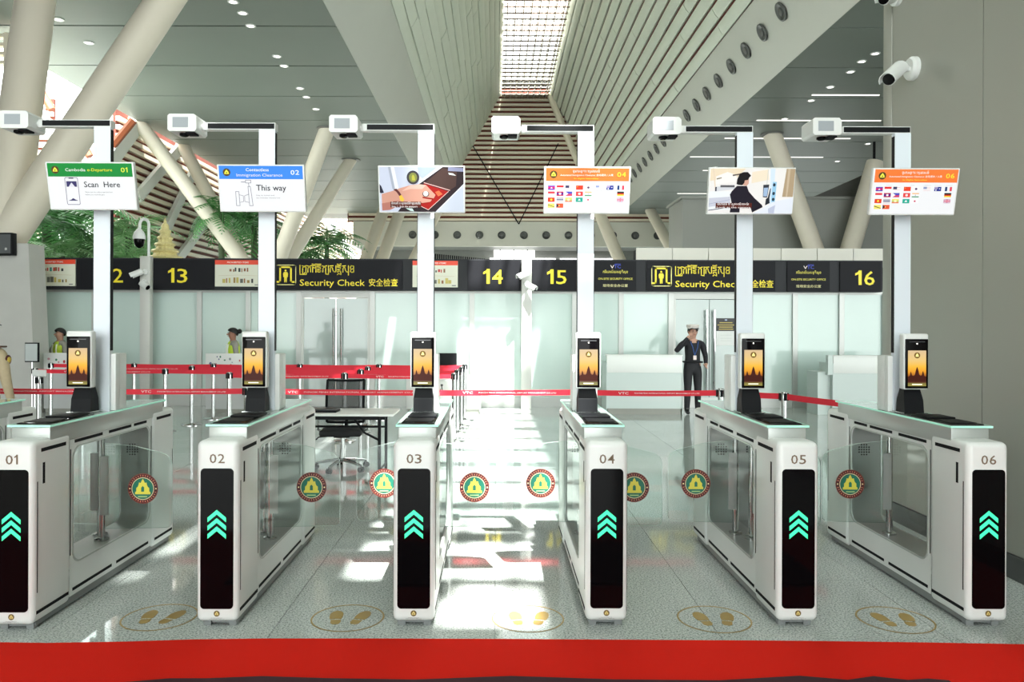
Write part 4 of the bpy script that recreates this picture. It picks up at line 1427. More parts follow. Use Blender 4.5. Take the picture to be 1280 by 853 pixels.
FLAGS = {
    'kh': [('r', 0, 0, 1, 1, (.10, .05, .45)), ('r', 0, .25, 1, .75, (.55, .02, .16)), ('p', [(.35, .32), (.65, .32), (.6, .5), (.5, .62), (.4, .5)], (.85, .85, .88))],
    'id': [('r', 0, .5, 1, 1, (.72, .03, .04))], 'my': [('r', 0, .75, 1, .85, (.7, .3, .35)), ('r', 0, .4, .55, 1, (.05, .05, .12)), ('r', 0, .2, 1, .3, (.75, .4, .45))],
    'sg': [('r', 0, .5, 1, 1, (.72, .05, .07))], 'la': [('r', 0, 0, 1, 1, (.10, .02, .22)), ('r', 0, .75, 1, 1, (.5, .02, .08)), ('r', 0, 0, 1, .25, (.5, .02, .08)), ('e', .5, .5, .18, .26, (.9, .9, .9))],
    'ph': [('r', 0, .5, 1, 1, (.08, .08, .48)), ('r', 0, 0, 1, .5, (.6, .05, .14)), ('p', [(0, 0), (.45, .5), (0, 1)], (.88, .85, .88))],
    'vn': [('r', 0, 0, 1, 1, (.72, .05, .02)), ('e', .5, .5, .16, .24, (.9, .7, .05))], 'th': [('r', 0, .66, 1, 1, (.42, .42, .46)), ('r', 0, .36, 1, .6, (.04, .04, .14)), ('r', 0, 0, 1, .16, (.5, .4, .42))],
    'mm': [('r', 0, .66, 1, 1, (.85, .72, .15)), ('r', 0, .33, 1, .66, (.45, .6, .2)), ('r', 0, 0, 1, .33, (.75, .2, .1)), ('e', .5, .5, .2, .3, (.9, .85, .5))],
    'bn': [('r', 0, 0, 1, 1, (.85, .75, .15)), ('p', [(0, .8), (1, .25), (1, .1), (0, .6)], (.05, .05, .05))], 'tl': [('r', 0, 0, 1, 1, (.72, .10, .04)), ('p', [(0, 0), (.4, .5), (0, 1)], (.04, .03, .04)), ('e', .4, .5, .08, .14, (.9, .7, .2))],
    'cn': [('r', 0, 0, 1, 1, (.78, .06, .03)), ('e', .2, .7, .08, .13, (.85, .4, .05))], 'hk': [('r', 0, 0, 1, 1, (.75, .06, .06)), ('e', .5, .5, .2, .28, (.9, .75, .72))], 'mo': [('r', 0, 0, 1, 1, (.02, .38, .28)), ('p', [(.3, .3), (.7, .3), (.6, .6), (.5, .75), (.4, .6)], (.85, .9, .88))],
    'kr': [('e', .5, .5, .18, .26, (.12, .06, .14))], 'in': [('r', 0, .75, 1, 1, (.85, .45, .15)), ('r', 0, 0, 1, .25, (.05, .30, .12)), ('e', .5, .5, .08, .12, (.3, .3, .55))], 'jp': [('e', .5, .5, .14, .2, (.6, .04, .1))],
    'us': [('r', 0, .5, .5, 1, (.25, .30, .50)), ('r', .5, .85, 1, .95, (.75, .55, .55)), ('r', .5, .6, 1, .7, (.75, .55, .55)), ('r', 0, .3, 1, .4, (.75, .58, .58)), ('r', 0, .05, 1, .15, (.75, .58, .58))],
    'au': [('r', 0, 0, 1, 1, (.02, .03, .25)), ('r', 0, .5, .5, 1, (.35, .30, .50)), ('e', .25, .25, .1, .15, (.85, .85, .9)), ('e', .75, .55, .08, .12, (.85, .85, .9))],
    'fr': [('r', 0, 0, .33, 1, (.02, .05, .16)), ('r', .67, 0, 1, 1, (.68, .06, .10))], 'de': [('r', 0, .6, 1, 1, (.02, .02, .02)), ('r', 0, .3, 1, .6, (.65, .05, .02)), ('r', 0, 0, 1, .3, (.85, .65, .05))],
    'gb': [('r', 0, 0, 1, 1, (.42, .38, .55)), ('p', [(0, 0), (.12, 0), (1, .88), (1, 1), (.88, 1), (0, .12)], (.75, .45, .5)), ('p', [(0, 1), (.12, 1), (1, .12), (1, 0), (.88, 0), (0, .88)], (.75, .45, .5)), ('r', .42, 0, .58, 1, (.7, .2, .28)), ('r', 0, .38, 1, .62, (.7, .2, .28))],
}
FPOS = [('kh', 143, 303), ('id', 248, 300), ('my', 353, 300), ('cn', 483, 300), ('kr', 590, 300), ('us', 720, 300), ('au', 852, 300), ('fr', 982, 300), ('sg', 143, 380), ('la', 248, 380), ('ph', 353, 380), ('hk', 483, 380), ('in', 590, 380), ('de', 982, 378), ('vn', 143, 457), ('th', 248, 457), ('mm', 353, 457), ('mo', 483, 457), ('jp', 590, 457), ('gb', 982, 455), ('bn', 143, 533), ('tl', 248, 533)]
FMESH = {}
for k, it in FLAGS.items():
    p = Print(fl, .0002)
    w, h = .0445, .027
    p.rect(0, 0, w, h, (.84, .84, .86))
    for q in it:
        if q[0] == 'r':
            p.rect(q[1] * w, q[2] * h, q[3] * w, q[4] * h, q[5])
        elif q[0] == 'e':
            p.ell(q[1] * w, q[2] * h, q[3] * w, q[4] * h, q[5], 12)
        else:
            p.poly([(a * w, c * h) for a, c in q[1]], q[2])
    FMESH[k] = p.mesh('flag')


def screenflags(num):
    p = Print(fl)
    disp_header(p, (.85, .20, .045), num, (.95, .78, .05), [('ច្រកអន្តោប្រវេសន៍', -.008, .121, .016, (.88, .84, .8), .17), ('Automated Immigration Clearance: 自动通关 / 入境', -.005, .096, .011, (.88, .84, .8), .335), ('for Eligible Nationalities', -.008, .075, .009, (.95, .65, .05), .155)])
    for x, w, t in ((298, 70, 'ASEAN'), (582, 50, 'ASIA'), (765, 90, 'AMERICA'), (895, 90, 'OCEANIA'), (1028, 75, 'EUROPE')):
        p.text(t, -.2665 + (x - 110) / 1015 * .533, .1485 - (281 - 62) / 605 * .297, .005, (.5, .5, .55), w=w / 1015 * .533)
    return p


def make_mast(n, x, y, picture, lab):
    x += {1: .055, 2: .026}.get(n, 0)
    t = thing('sign_mast', lab, 'sign mast', (x - .02, y + .86, 0), group='sign masts on the gates')
    zt = 1.28
    mast = boxpart('mast', t, -.053, .053, 0, .04, 1.0905, 2.93, MASTW)
    for sx in (-1, 1):
        boxpart('black_side', mast, sx * .0545 - .0015, sx * .0545 + .0015, -.016, .018, -.53, .90, BLACK)
    boxpart('mast_base', t, -.083, .083, .07, .17, 1.0905, 1.46, WHITE, r=.008)
    boxpart('mast_collar', t, -.083, .083, .02, .07, 1.0905, 1.46, WHITE, r=.006)
    arm = boxpart('arm', t, -.395, .053, .005, .065, 2.93, 2.975, WHITE)
    boxpart('black_strip', arm, -.218, .218, -.0345, -.030, -.017, .017, BLACK)
    # sensor box
    sb = MB()
    pr = [(-.622, 2.912), (-.610, 2.90), (-.448, 2.90), (-.436, 2.915), (-.436, 2.995), (-.452, 3.012), (-.610, 3.012), (-.622, 3.0)]
    sb.prism(pr, -.07, .12)
    s_ = sb.build('sensor_box', t, WHITE, smooth=False)
    boxpart('mesh_panel', s_, -.588, -.488, -.0725, -.07, 2.925, 2.99, GRILL)
    MB().lathe([(.03, 0), (.03, -.012), (.018, -.02), (0, -.02)], 14, (-.54, 0, 2.90)).build('sensor_lens', s_, BLACKGLOSS)
    boxpart('lens_plate', s_, -.515, -.455, -.05, .03, 2.888, 2.90, DARK, r=.002)
    MB().tube([(-.437, .035, 2.952), (-.39, .035, 2.952)], .018, 10).build('joint', t, WHITE)
    boxpart('joint_block', t, -.425, -.395, .012, .058, 2.928, 2.978, WHITE, r=.004)
    # display
    d = put('display', MB().rbox(-DW, DW, 0, .032, -DH, DH, .004, 2).mesh('display', WHITE), t, (-.012 + (.028 if n < 3 else 0), -.16, 2.515), (R(12.5), 0, 0))
    picture.build('screen_print', d, (0, -.0006, 0))
    if n in (4, 6):
        for k, a, c in FPOS:
            put('flag', FMESH[k], d, (-.2665 + (a - 110) / 1015 * .533, -.004, .1485 - (c + 55 - 62) / 605 * .297))
    MB().rbox(-.05, .05, -.13, 0, 2.47, 2.55, .01, 2).build('display_bracket', t, BLACK)
    return t


LAB = {1: ('screen01', 'white sign mast with a green Scan Here display 01'), 2: ('screen02', 'white sign mast with a blue This way display 02'), 3: ('screen03', 'white sign mast whose display shows a hand on a passport reader'),
       4: ('x', 'white sign mast with orange flag display 04 near the middle'), 5: ('screen05', 'white sign mast whose display shows a man in black at a gate'), 6: ('x', 'white sign mast with orange flag display 06 against the grey wall')}
for n, x, y, _ in GATES[1:]:
    pic = {1: screen01, 2: screen02, 3: screen03, 5: screen05}.get(n, lambda: screenflags('%02d' % n))()
    make_mast(n, x, y, pic, LAB[n][1])

# ================================================================== FOOTPRINT STICKERS
SOLE = [(-.034, .0), (-.040, .03), (-.040, .07), (-.030, .105), (-.008, .125), (.014, .118), (.032, .090), (.036, .05), (.030, .0)]
HEEL = [(-.028, -.015), (.028, -.015), (.030, -.05), (.018, -.075), (-.010, -.078), (-.026, -.06)]
GP = mat('gold_floor_print', (.34, .23, .07), .45)
RINGM = MB()
n = 44
vs = []
for i in range(n):
    c, q = math.cos(2 * PI * i / n), math.sin(2 * PI * i / n)
    vs += [(.205 * c, .205 * q * .98, .0012), (.196 * c, .196 * q * .98, .0012), (.196 * c, .196 * q * .98, 0), (.205 * c, .205 * q * .98, 0)]
for k in range(3):
    RINGM.add(vs, [(4 * i + k, 4 * i + k + 1, (4 * i + 5 + k) % (4 * n), (4 * i + 4 + k) % (4 * n)) for i in range(n)])
RINGM = RINGM.mesh('ring', GP)
pm = MB()
for pts in (SOLE, HEEL):
    k = len(pts)
    vs = [(a, c, .0015) for a, c in pts] + [(a, c, 0) for a, c in pts]
    pm.add(vs, [tuple(range(k))] + [(i, (i + 1) % k, k + (i + 1) % k, k + i) for i in range(k)])
pm = pm.mesh('footprint', GP)
pm2 = pm.copy()
for v in pm2.vertices:
    v.co.x = -v.co.x
pm2.flip_normals()
film = MB().lathe([(.2, 0), (.2, .0004)], 40).mesh('clear_film', GLASS)
for k, (px, lab) in enumerate(((201, 'nearest the left edge of the picture'), (436, 'in the lane in front of the office chair'), (661, 'in the sunlit middle lane'), (894, 'in the lane in front of the officer in black'), (1120, 'nearest the grey right wall'))):
    Y = 4.33
    t = thing('footprint_sticker', 'round gold footprint floor sticker %s' % lab, 'floor sticker', (fx(px, Y), Y, .0003), group='footprint stickers')
    put('ring', RINGM, t)
    put('footprint', pm, t, (-.062, -.02, 0), (0, 0, R(6)))
    put('footprint', pm2, t, (.066, -.02, 0), (0, 0, R(-14)))

# ================================================================== BELT BARRIERS
stm = {}
stm['base'] = MB().lathe([(.165, 0), (.165, .012), (.15, .022), (.05, .03), (.03, .04)], 24).mesh('base', CHROME)
stm['pole'] = MB().lathe([(.0315, .03), (.0315, .88)], 16).mesh('pole', CHROME)
hd = MB()
hd.lathe([(.036, .875), (.036, .965), (.030, .975), (0, .975)], 16, m=CHROME)
for a in range(4):
    c, s = math.cos(a * PI / 2), math.sin(a * PI / 2)
    hd.box(c * .034 - .014, c * .034 + .014, s * .034 - .014, s * .034 + .014, .885, .962, m=BLACK)
stm['head'] = hd.mesh('head')


def belt_text(parent, a, b, z):
    d = b - a
    L = d.length
    ang = math.atan2(d.y, d.x)
    p = Print(lambda c: mat('belt_white', (.80, .72, .72), .6), .0003)
    k = 0
    u = .45
    while u < L - 1.0:
        p.text('VTC', u, 0, .026, (.8, .7, .7), w=.11)
        p.text('PHNOM PENH INTERNATIONAL AIRPORT MANAGEMENT CO.,LTD', u + .12, 0, .014, (.8, .7, .7), w=min(1.25, L - u - .3), align='l')
        u += 1.9
    if u > .5:
        nrm = Vector((d.y, -d.x, 0)).normalized()
        lt = p.build('lettering', parent, (a.x + nrm.x * .0022, a.y + nrm.y * .0022, z), (0, 0, ang))
        lt['kind'] = 'stuff'


def belt(parent, off, p, q):
    a, b = Vector((p[0], p[1], 0)), Vector((q[0], q[1], 0))
    d = (b - a).normalized()
    a2, b2 = a + d * .05, b - d * .05
    n = Vector((-d.y, d.x, 0)) * .001
    N = 8
    vs, fs = [], []
    L = (b2 - a2).length
    for i in range(N + 1):
        t = i / N
        c = a2.lerp(b2, t)
        sag = -.012 * math.sin(PI * t) * min(1, L / 2)
        for zz, nn in ((.896, -n), (.956, -n), (.956, n), (.896, n)):
            vs.append((c.x + nn.x - off.x, c.y + nn.y - off.y, zz + sag))
    for i in range(N):
        for k in range(4):
            fs.append((4 * i + k, 4 * i + (k + 1) % 4, 4 * i + 4 + (k + 1) % 4, 4 * i + 4 + k))
    o = MB().add(vs, fs).build('belt', parent, REDBELT, smooth=False)
    if a2.x < b2.x:
        belt_text(o, a2 - off, b2 - off, .926 - .006)
    else:
        belt_text(o, b2 - off, a2 - off, .926 - .006)
    return o


ORD = ['first', 'second', 'third', 'fourth', 'fifth', 'sixth']


def stanchion(x, y, label):
    t = thing('belt_stanchion', label, 'stanchion', (x, y, 0), group='belt stanchions')
    for k in ('base', 'pole', 'head'):
        put(k, stm[k], t)
    return t


ROWS = [('nearest red belt row', [(-6.2, 8.35), (fx(309, 8.35), 8.35), (fx(722, 8.35), 8.35), (fx(901, 8.35), 8.35), (fx(980, 7.95), 7.95)], (3.40, 6.95)),
        ('second nearest red belt row', [(fx(287, 10.9), 10.9), (fx(431, 10.9), 10.9), (fx(568, 10.9), 10.9)], None),
        ('middle red belt row', [(fx(44, 11.8), 11.8), (fx(207, 11.8), 11.8), (fx(330, 11.8), 11.8), (fx(451, 11.8), 11.8), (fx(572, 11.8), 11.8)], None),
        ('second farthest red belt row', [(fx(104, 12.6), 12.6), (fx(240, 12.6), 12.6), (fx(352, 12.6), 12.6), (fx(460, 12.6), 12.6), (fx(577, 12.6), 12.6)], None),
        ('farthest red belt row by the glass partition', [(fx(64, 13.4), 13.4), (fx(168, 13.4), 13.4), (fx(267, 13.4), 13.4), (fx(375, 13.4), 13.4), (fx(474, 13.4), 13.4), (fx(581, 13.4), 13.4)], None)]
for lab, pts, tail in ROWS:
    for i, (x, y) in enumerate(pts):
        t = stanchion(x, y, '%s steel stanchion from the left in the %s' % (ORD[i], lab))
        if i + 1 < len(pts):
            belt(t, Vector((x, y, 0)), (x, y), pts[i + 1])
        elif tail:
            belt(t, Vector((x, y, 0)), (x, y), tail)
t = stanchion(fx(49, 9.9), 9.9, 'lone steel stanchion without belt beside the concrete plinth')
MB().rbox(-.08, .10, -.02, .0, .975, 1.06, .004, 1).build('sign_holder', t, WHITE)

# ================================================================== DESKS AND COUNTERS
CW = mat('white_counter_laminate', (.80, .81, .79), .35)
CG = mat('pale_green_counter_panel', (.56, .63, .61), .3)
KICK = mat('counter_kick', (.30, .30, .27), .5)


def counter(name, label, x0, x1, y0, depth, h, split=None, side=False):
    t = thing(name, label, 'counter', ((x0 + x1) / 2, y0, 0))
    w = (x1 - x0) / 2
    sp = split or h * .78
    boxpart('kick_board', t, -w + .02, w - .02, .03, depth, 0, .11, KICK)
    boxpart('front_panel', t, -w, w, .015, depth, .11, sp, CG)
    boxpart('upper_front', t, -w, w, 0, .10, sp, h, CW, r=.004)
    boxpart('counter_top', t, -w - .01, w + .01, -.01, .22, h, h + .025, CW, r=.004)
    boxpart('side_panel', t, -w - .012, -w, 0, depth + .05, 0, h - .12, CG)
    boxpart('side_panel', t, w, w + .012, 0, depth + .05, 0, h - .12, CG)
    return t


counter('white_counter', 'white counter with a pale green lower panel beside the officer in black', fx(759, 14.3), fx(853, 14.3), 14.3, .55, 1.09, .78)
c = counter('white_counter', 'white counter at the right, half hidden behind the grey wall', fx(1042, 14.3), fx(1150, 14.3), 14.3, .55, 1.09, .78)
boxpart('low_wing', c, -fx(1150, 14.3) / 2 + fx(1042, 14.3) / 2 - .25, -fx(1150, 14.3) / 2 + fx(1042, 14.3) / 2 - .015, .1, .6, 0, .80, CG)
boxpart('end_block', c, -fx(1150, 14.3) / 2 + fx(1042, 14.3) / 2 - .10, -fx(1150, 14.3) / 2 + fx(1042, 14.3) / 2 - .015, .0, .1, .75, 1.12, CG)


def inspection_desk(label, x0, x1, seed):
    t = thing('inspection_desk', label, 'desk', ((x0 + x1) / 2, 14.35, 0))
    w = (x1 - x0) / 2
    boxpart('kick_board', t, -w + .02, w - .02, .02, .38, 0, .07, KICK)
    boxpart('desk_body', t, -w, w, 0, .40, .07, .72, mat('desk_grey', (.55, .56, .56), .4))
    u = boxpart('sticker_panel', t, -w, w, -.012, .03, .72, 1.11, CW, r=.004)
    boxpart('desk_top', t, -w, w, .03, .40, .72, .75, CW)
    rr = random.Random(seed)
    p = Print()
    for k in range(16):
        x, z = rr.uniform(-w + .06, w - .06), rr.uniform(-.12, .14)
        r = rr.uniform(.012, .03)
        p.ell(x, z, r, r * rr.uniform(.6, 1.5), rr.choice(((.5, .04, .05), (.15, .16, .3), (.3, .32, .34), (.05, .2, .12), (.6, .3, .35))), 7)
    tag(p.build('stickers', u, (0, -.0225, 0)), kind='stuff')
    return t


inspection_desk('white inspection desk covered in small stickers, beside the concrete plinth', fx(53, 14.3), fx(124, 14.3), 3)
inspection_desk('white inspection desk covered in small stickers, behind gate 02', fx(256, 14.3), fx(345, 14.3), 5)
t = thing('framed_screen', 'small black-framed screen at the corner of the concrete plinth', 'screen', (fx(42, 13.9), 13.9, 0))
s = 13.9 / F
boxpart('frame', t, -.16, 6.5 * s, 0, .03, H - 48 * s, H - 23.5 * s, BLACK, r=.004)
boxpart('face', t, -.15, 4.8 * s, -.004, 0, H - 46.5 * s, H - 25 * s, mat('pale_face', (.6, .64, .64), .3))
MB().tube([(-.03, .015, 0), (-.03, .015, H - 48 * s)], .018, 8).build('stand_pole', t, CHROME)
MB().lathe([(.13, 0), (.13, .01), (.02, .02)], 16, (-.03, .015, 0)).build('stand_base', t, CHROME)

# low cabinet with a black monitor behind gate 03
t = thing('low_cabinet', 'low white cabinet with a dark plinth behind the queue posts', 'cabinet', (fx(555, 14.2), 14.2, 0))
s = 14.2 / F
boxpart('body', t, -47 * s, 46 * s, 0, .45, .10, .68, CW, r=.006)
boxpart('worktop', t, -48 * s, 47 * s, -.02, .47, .68, .71, CW, r=.004)
boxpart('kick_board', t, -45 * s, 44 * s, .03, .42, 0, .10, KICK)
boxpart('door_gap', t, 10 * s, 10.5 * s, -.001, 0, .12, .66, DARK)
t = thing('baggage_scanner_monitor', 'black monitor and printer standing on the low cabinet behind gate 03', 'monitor', (fx(561, 14.35), 14.35, .71))
boxpart('monitor', t, -.19, .15, 0, .06, .12, .42, BLACK, r=.012)
boxpart('monitor_stand', t, -.05, .03, .03, .09, .02, .2, BLACK)
boxpart('monitor_foot', t, -.12, .10, -.02, .13, 0, .02, BLACK, r=.004)
boxpart('printer', t, -.22, .20, -.1, -.03, 0, .09, mat('printer_dark', (.04, .045, .05), .4), r=.008)
boxpart('label_plate', t, -.10, .0, -.104, -.1, .03, .06, mat('pale_face', (.6, .64, .64), .3))
t = thing('priority_notice', 'white notice with a black figure symbol leaning on the low cabinet', 'notice', (fx(555.5, 14.15), 14.15, 0))
s = 14.15 / F
boxpart('sheet', t, -9 * s, 8.5 * s, 0, .012, H - 93.5 * s, H - 70 * s, mat('paper_white', (.75, .76, .74), .6))
boxpart('easel', t, -.02, .02, .012, .03, 0, H - 75 * s, ALU)
p = Print()
zc = H - 80 * s
p.ell(-3 * s, zc + 5 * s, 1.5 * s, 1.5 * s, (.02, .02, .02), 10)
p.line([(-3 * s, zc + 3 * s), (-2.4 * s, zc - 2 * s), (2 * s, zc - 2 * s), (4.2 * s, zc - 6.5 * s)], 1.2 * s, (.02, .02, .02))
p.line([(-4.4 * s, zc), (-5 * s, zc - 4 * s), (-2.5 * s, zc - 7 * s), (1 * s, zc - 6 * s)], 1.0 * s, (.02, .02, .02))
p.build('symbol', t, (0, -.001, 0))

# ================================================================== TABLE, LAPTOP, OFFICE CHAIR
t = thing('folding_table', 'white folding table with black legs behind gate 02', 'table', (-1.72, 8.3, 0))
boxpart('table_top', t, -.65, .65, -.28, .30, .695, .72, CW, r=.006)
boxpart('apron', t, -.60, .56, -.24, -.22, .655, .695, BLACK)
boxpart('apron', t, -.60, .56, .24, .26, .655, .695, BLACK)
for x in (-.55, .50):
    for y in (-.23, .25):
        MB().tube([(x, y, 0), (x, y, .69)], .017, 10).build('leg', t, BLACK)
    MB().tube([(x, -.23, .12), (x, .25, .12)], .012, 8).build('stretcher', t, BLACK)
    MB().tube([(x, -.23, .44), (x - math.copysign(.16, x), -.23, .52), (x - math.copysign(.26, x), -.23, .66)], .013, 8).build('brace', t, BLACK)
MB().tube([(-.55, .25, .52), (.50, .25, .52)], .012, 8).build('stretcher', t, BLACK)
t = thing('laptop', 'closed black laptop lying on the white folding table', 'laptop', (-1.86, 8.24, .72))
boxpart('body', t, -.17, .17, -.11, .12, 0, .02, BLACK, r=.006)
boxpart('lid', t, -.165, .165, -.10, .115, .022, .035, mat('laptop_lid', (.03, .032, .036), .3), r=.005)

ch = thing('office_chair', 'black mesh office chair with a chrome base behind the folding table', 'chair', (fx(428, 8.75), 8.78, 0), (0, 0, R(4)))
seat = MB().rbox(-.235, .235, -.23, .25, .40, .475, .03, 3).build('seat', ch, mat('black_fabric', (.013, .013, .015), .8))
MESHB = bpy.data.materials.new('black_mesh_fabric')
MESHB.use_nodes = True
nt = MESHB.node_tree
tr_ = nt.nodes.new('ShaderNodeBsdfTransparent')
mx = nt.nodes.new('ShaderNodeMixShader')
mx.inputs[0].default_value = .78
bs = nt.nodes['Principled BSDF']
bs.inputs['Base Color'].default_value = (.02, .021, .023, 1)
bs.inputs['Roughness'].default_value = .8
nt.links.new(tr_.outputs[0], mx.inputs[1])
nt.links.new(bs.outputs[0], mx.inputs[2])
nt.links.new(mx.outputs[0], nt.nodes['Material Output'].inputs['Surface'])
vs, fs = [], []
for j in range(9):
    z = .50 + .49 * j / 8
    yb_ = .26 + .06 * math.sin(PI * j / 8) * -1 + .05 * j / 8
    for i in range(9):
        x = -.215 + .43 * i / 8
        vs.append((x, yb_ + .04 * (1 - (2 * i / 8 - 1) ** 2), z + .012 * (2 * i / 8 - 1) ** 2))
for j in range(8):
    for i in range(8):
        fs.append((j * 9 + i, j * 9 + i + 1, j * 9 + 10 + i, j * 9 + 9 + i))
bk_ = MB().add(vs, fs).build('backrest', ch, MESHB)
fm = MB()
for sx in (-1, 1):
    fm.tube([vs[j * 9 + (0 if sx < 0 else 8)] for j in range(9)], .015, 8)
fm.tube([vs[72 + i] for i in range(9)], .015, 8)
fm.tube([vs[i] for i in range(9)], .015, 8)
fm.tube([(-.2, .30, .66), (0, .33, .66), (.2, .30, .66)], .014, 8)
fm.build('back_frame', ch, BLACK)
MB().tube([(0, .33, .66), (0, .36, .50), (0, .28, .38), (0, .05, .36)], .022, 8).build('back_support', ch, BLACK)
for sx in (-1, 1):
    MB().tube([(sx * .235, .05, .42), (sx * .285, .05, .45), (sx * .29, .05, .62)], .014, 8).build('arm_post', ch, CHROME)
    MB().rbox(sx * .29 - .03, sx * .29 + .03, -.12, .14, .62, .65, .012, 2).build('armrest', ch, BLACK)
MB().tube([(0, 0, .10), (0, 0, .24), (0, 0, .241), (0, 0, .38)], [.028, .028, .02, .02], 12).build('gas_lift', ch, CHROME)
boxpart('mechanism', ch, -.09, .09, -.08, .12, .37, .40, BLACK, r=.008)
MB().tube([(-.08, .0, .385), (-.27, .0, .37), (-.30, 0, .34)], .008, 6).build('lever', ch, BLACK)
for k in range(5):
    a = R(90 + 72 * k + 14)
    c, s = math.cos(a), math.sin(a)
    MB().tube([(c * .02, s * .02, .11), (c * .15, s * .15, .10), (c * .30, s * .30, .075)], [.024, .020, .013], 8).build('base_arm', ch, CHROME)
    cs = MB()
    for e in (-.017, .017):
        cs.tube([(c * .30 - s * e - s * .01, s * .30 + c * e + c * .01, .03), (c * .30 - s * e + s * .01, s * .30 + c * e - c * .01, .03)], .030, 12)
    cs.tube([(c * .30, s * .30, .03), (c * .30, s * .30, .08)], .008, 6)
    cs.build('caster', ch, BLACK)

# ================================================================== GARDEN, ORNAMENT
LEAF = mat('palm_leaf', (.08, .28, .07), .45, noise=.35, nscale=1.3)
LEAF2 = mat('palm_leaf_pale', (.30, .56, .24), .45, noise=.35, nscale=1.6)
BARK = mat('palm_bark', (.07, .10, .05), .8, noise=.3, nscale=9)


def frond_mesh(L, droop, wid, m, n=15):
    b = MB()
    path = []
    for i in range(n + 1):
        t = i / n
        path.append(Vector((L * t * (1 - .18 * t), 0, L * (.55 * t - droop * t * t))))
    b.tube(path, [.022 * (1 - .85 * i / n) for i in range(n + 1)], 5)
    for i in range(2, n + 1):
        t = i / n
        w = wid * math.sin(PI * min(1, .18 + .80 * t)) * L
        c = path[i]
        d = (path[i] - path[i - 1]).normalized()
        for s in (-1, 1):
            tip = c + Vector((d.x * .35 * w, s * w, -.35 * w + d.z * .3 * w))
            mid = c.lerp(tip, .5) + Vector((0, 0, .05 * w))
            e = d * .035 * L * .55
            b.add([c, mid + e, tip, mid - e], [(0, 1, 2, 3)])
    return b.mesh('frond', m)


FR = [frond_mesh(1.9, .85, .30, LEAF), frond_mesh(1.5, .75, .32, LEAF2), frond_mesh(1.7, 1.05, .28, LEAF2)]


def palm(label, x, y, h, r, kinds, n, sc, seed):
    rr = random.Random(seed)
    t = thing('palm', label, 'palm', (x, y, 0), group='palms in the garden')
    MB().tube([(0, 0, 0), (.03, 0, h * .5), (0, .02, h)], [r * 1.15, r, r * .85], 10).build('trunk', t, BARK)
    for k in range(n):
        a = 2 * PI * k / n + rr.uniform(-.2, .2)
        o = put('frond', FR[rr.choice(kinds)], t, (0, 0, h - .05 - .12 * rr.random()), (rr.uniform(-.2, .2), rr.uniform(-.75, .55), a))
        o.scale = (sc, sc, sc)


for i, (lab, px, py, Y, r, kinds, n, sc) in enumerate((
        ('tall dark green palm with a straight trunk beside the plinth columns', 57, 282, 20, .13, (0, 0, 0), 20, 1.05),
        ('dark palm partly hidden behind the left slanted column', 30, 262, 21, .12, (0, 0), 16, 1.0),
        ('bushy pale green palm under the Scan Here display', 102, 318, 20, .10, (1, 1, 2), 22, .85),
        ('dark broad palm right behind the Scan Here display', 98, 262, 24, .12, (0, 0), 18, 1.15),
        ('pale green palm just right of the first sign mast', 160, 296, 21, .10, (1, 2), 22, 1.0),
        ('low pale palm left of the dome camera', 158, 322, 20, .10, (1, 1), 16, .75),
        ('dark palm behind the This way display', 317, 280, 33, .14, (0, 0), 20, 1.35),
        ('small palm between the slanted columns right of the second mast', 408, 306, 38, .13, (1, 0), 20, 1.35),
        ('dark drooping palm behind the golden ornament', 276, 266, 29, .12, (0, 0), 16, .9),
        ('very tall palm at the left edge behind the concrete plinth', 18, 300, 22, .12, (0, 2), 16, 1.0),
        ('low bushy palm between the plinth and the first mast', 76, 322, 19, .10, (1, 2), 14, .7),
        ('small palm left of the right pair of slanted columns', 376, 318, 36, .12, (0, 1), 14, 1.0))):
    p = at(px, py, Y)
    n += 6
    palm(lab, p.x, p.y, p.z, r, kinds, n, sc, 40 + i)
gw = MB().box(-24, -12.6, 25.6, 25.8, 0, 4.2).build('garden_wall', None, mat('white_garden_wall', (.66, .69, .66), .7, noise=.08, nscale=1.5))
tag(gw, 'low pale wall at the back of the palm garden', 'wall')

# golden tiered ornament on a white pedestal
gd = MB()
t = thing('golden_ornament', 'golden tiered pagoda-shaped ornament above the sign band next to number 13', 'ornament', (fx(206, 17), 17, 0))
GO = mat('shiny_gold', (.92, .74, .36), .35, metal=.25, noise=.25, nscale=30)
boxpart('pedestal', t, -.4, .4, -.35, .35, 0, 3.08, CW, r=.01)
z, r = 3.08, .36
for k in range(5):
    tier = MB()
    n = 28
    prof = [(r * .80, 0), (r * 1.0, .03), (r * 1.02, .05), (r * .92, .075), (r * .70, .09), (r * .62, .15)]
    vs, fs = [], []
    for rad, zz in prof:
        for i in range(n):
            q = rad * (1 + (.06 if i % 2 else -.03))
            vs.append((q * math.cos(2 * PI * i / n), q * math.sin(2 * PI * i / n), z + zz))
    for j in range(len(prof) - 1):
        for i in range(n):
            fs.append((j * n + i, j * n + (i + 1) % n, (j + 1) * n + (i + 1) % n, (j + 1) * n + i))
    fs.append(tuple(range((len(prof) - 1) * n, len(prof) * n)))
    tier.add(vs, fs)
    tier.build('tier', t, GO)
    z += .145
    r *= .76
MB().lathe([(.085, z), (.07, z + .05), (.03, z + .10), (.035, z + .13), (.012, z + .17), (0, z + .24)], 14).build('finial', t, GO)

# ================================================================== PEOPLE


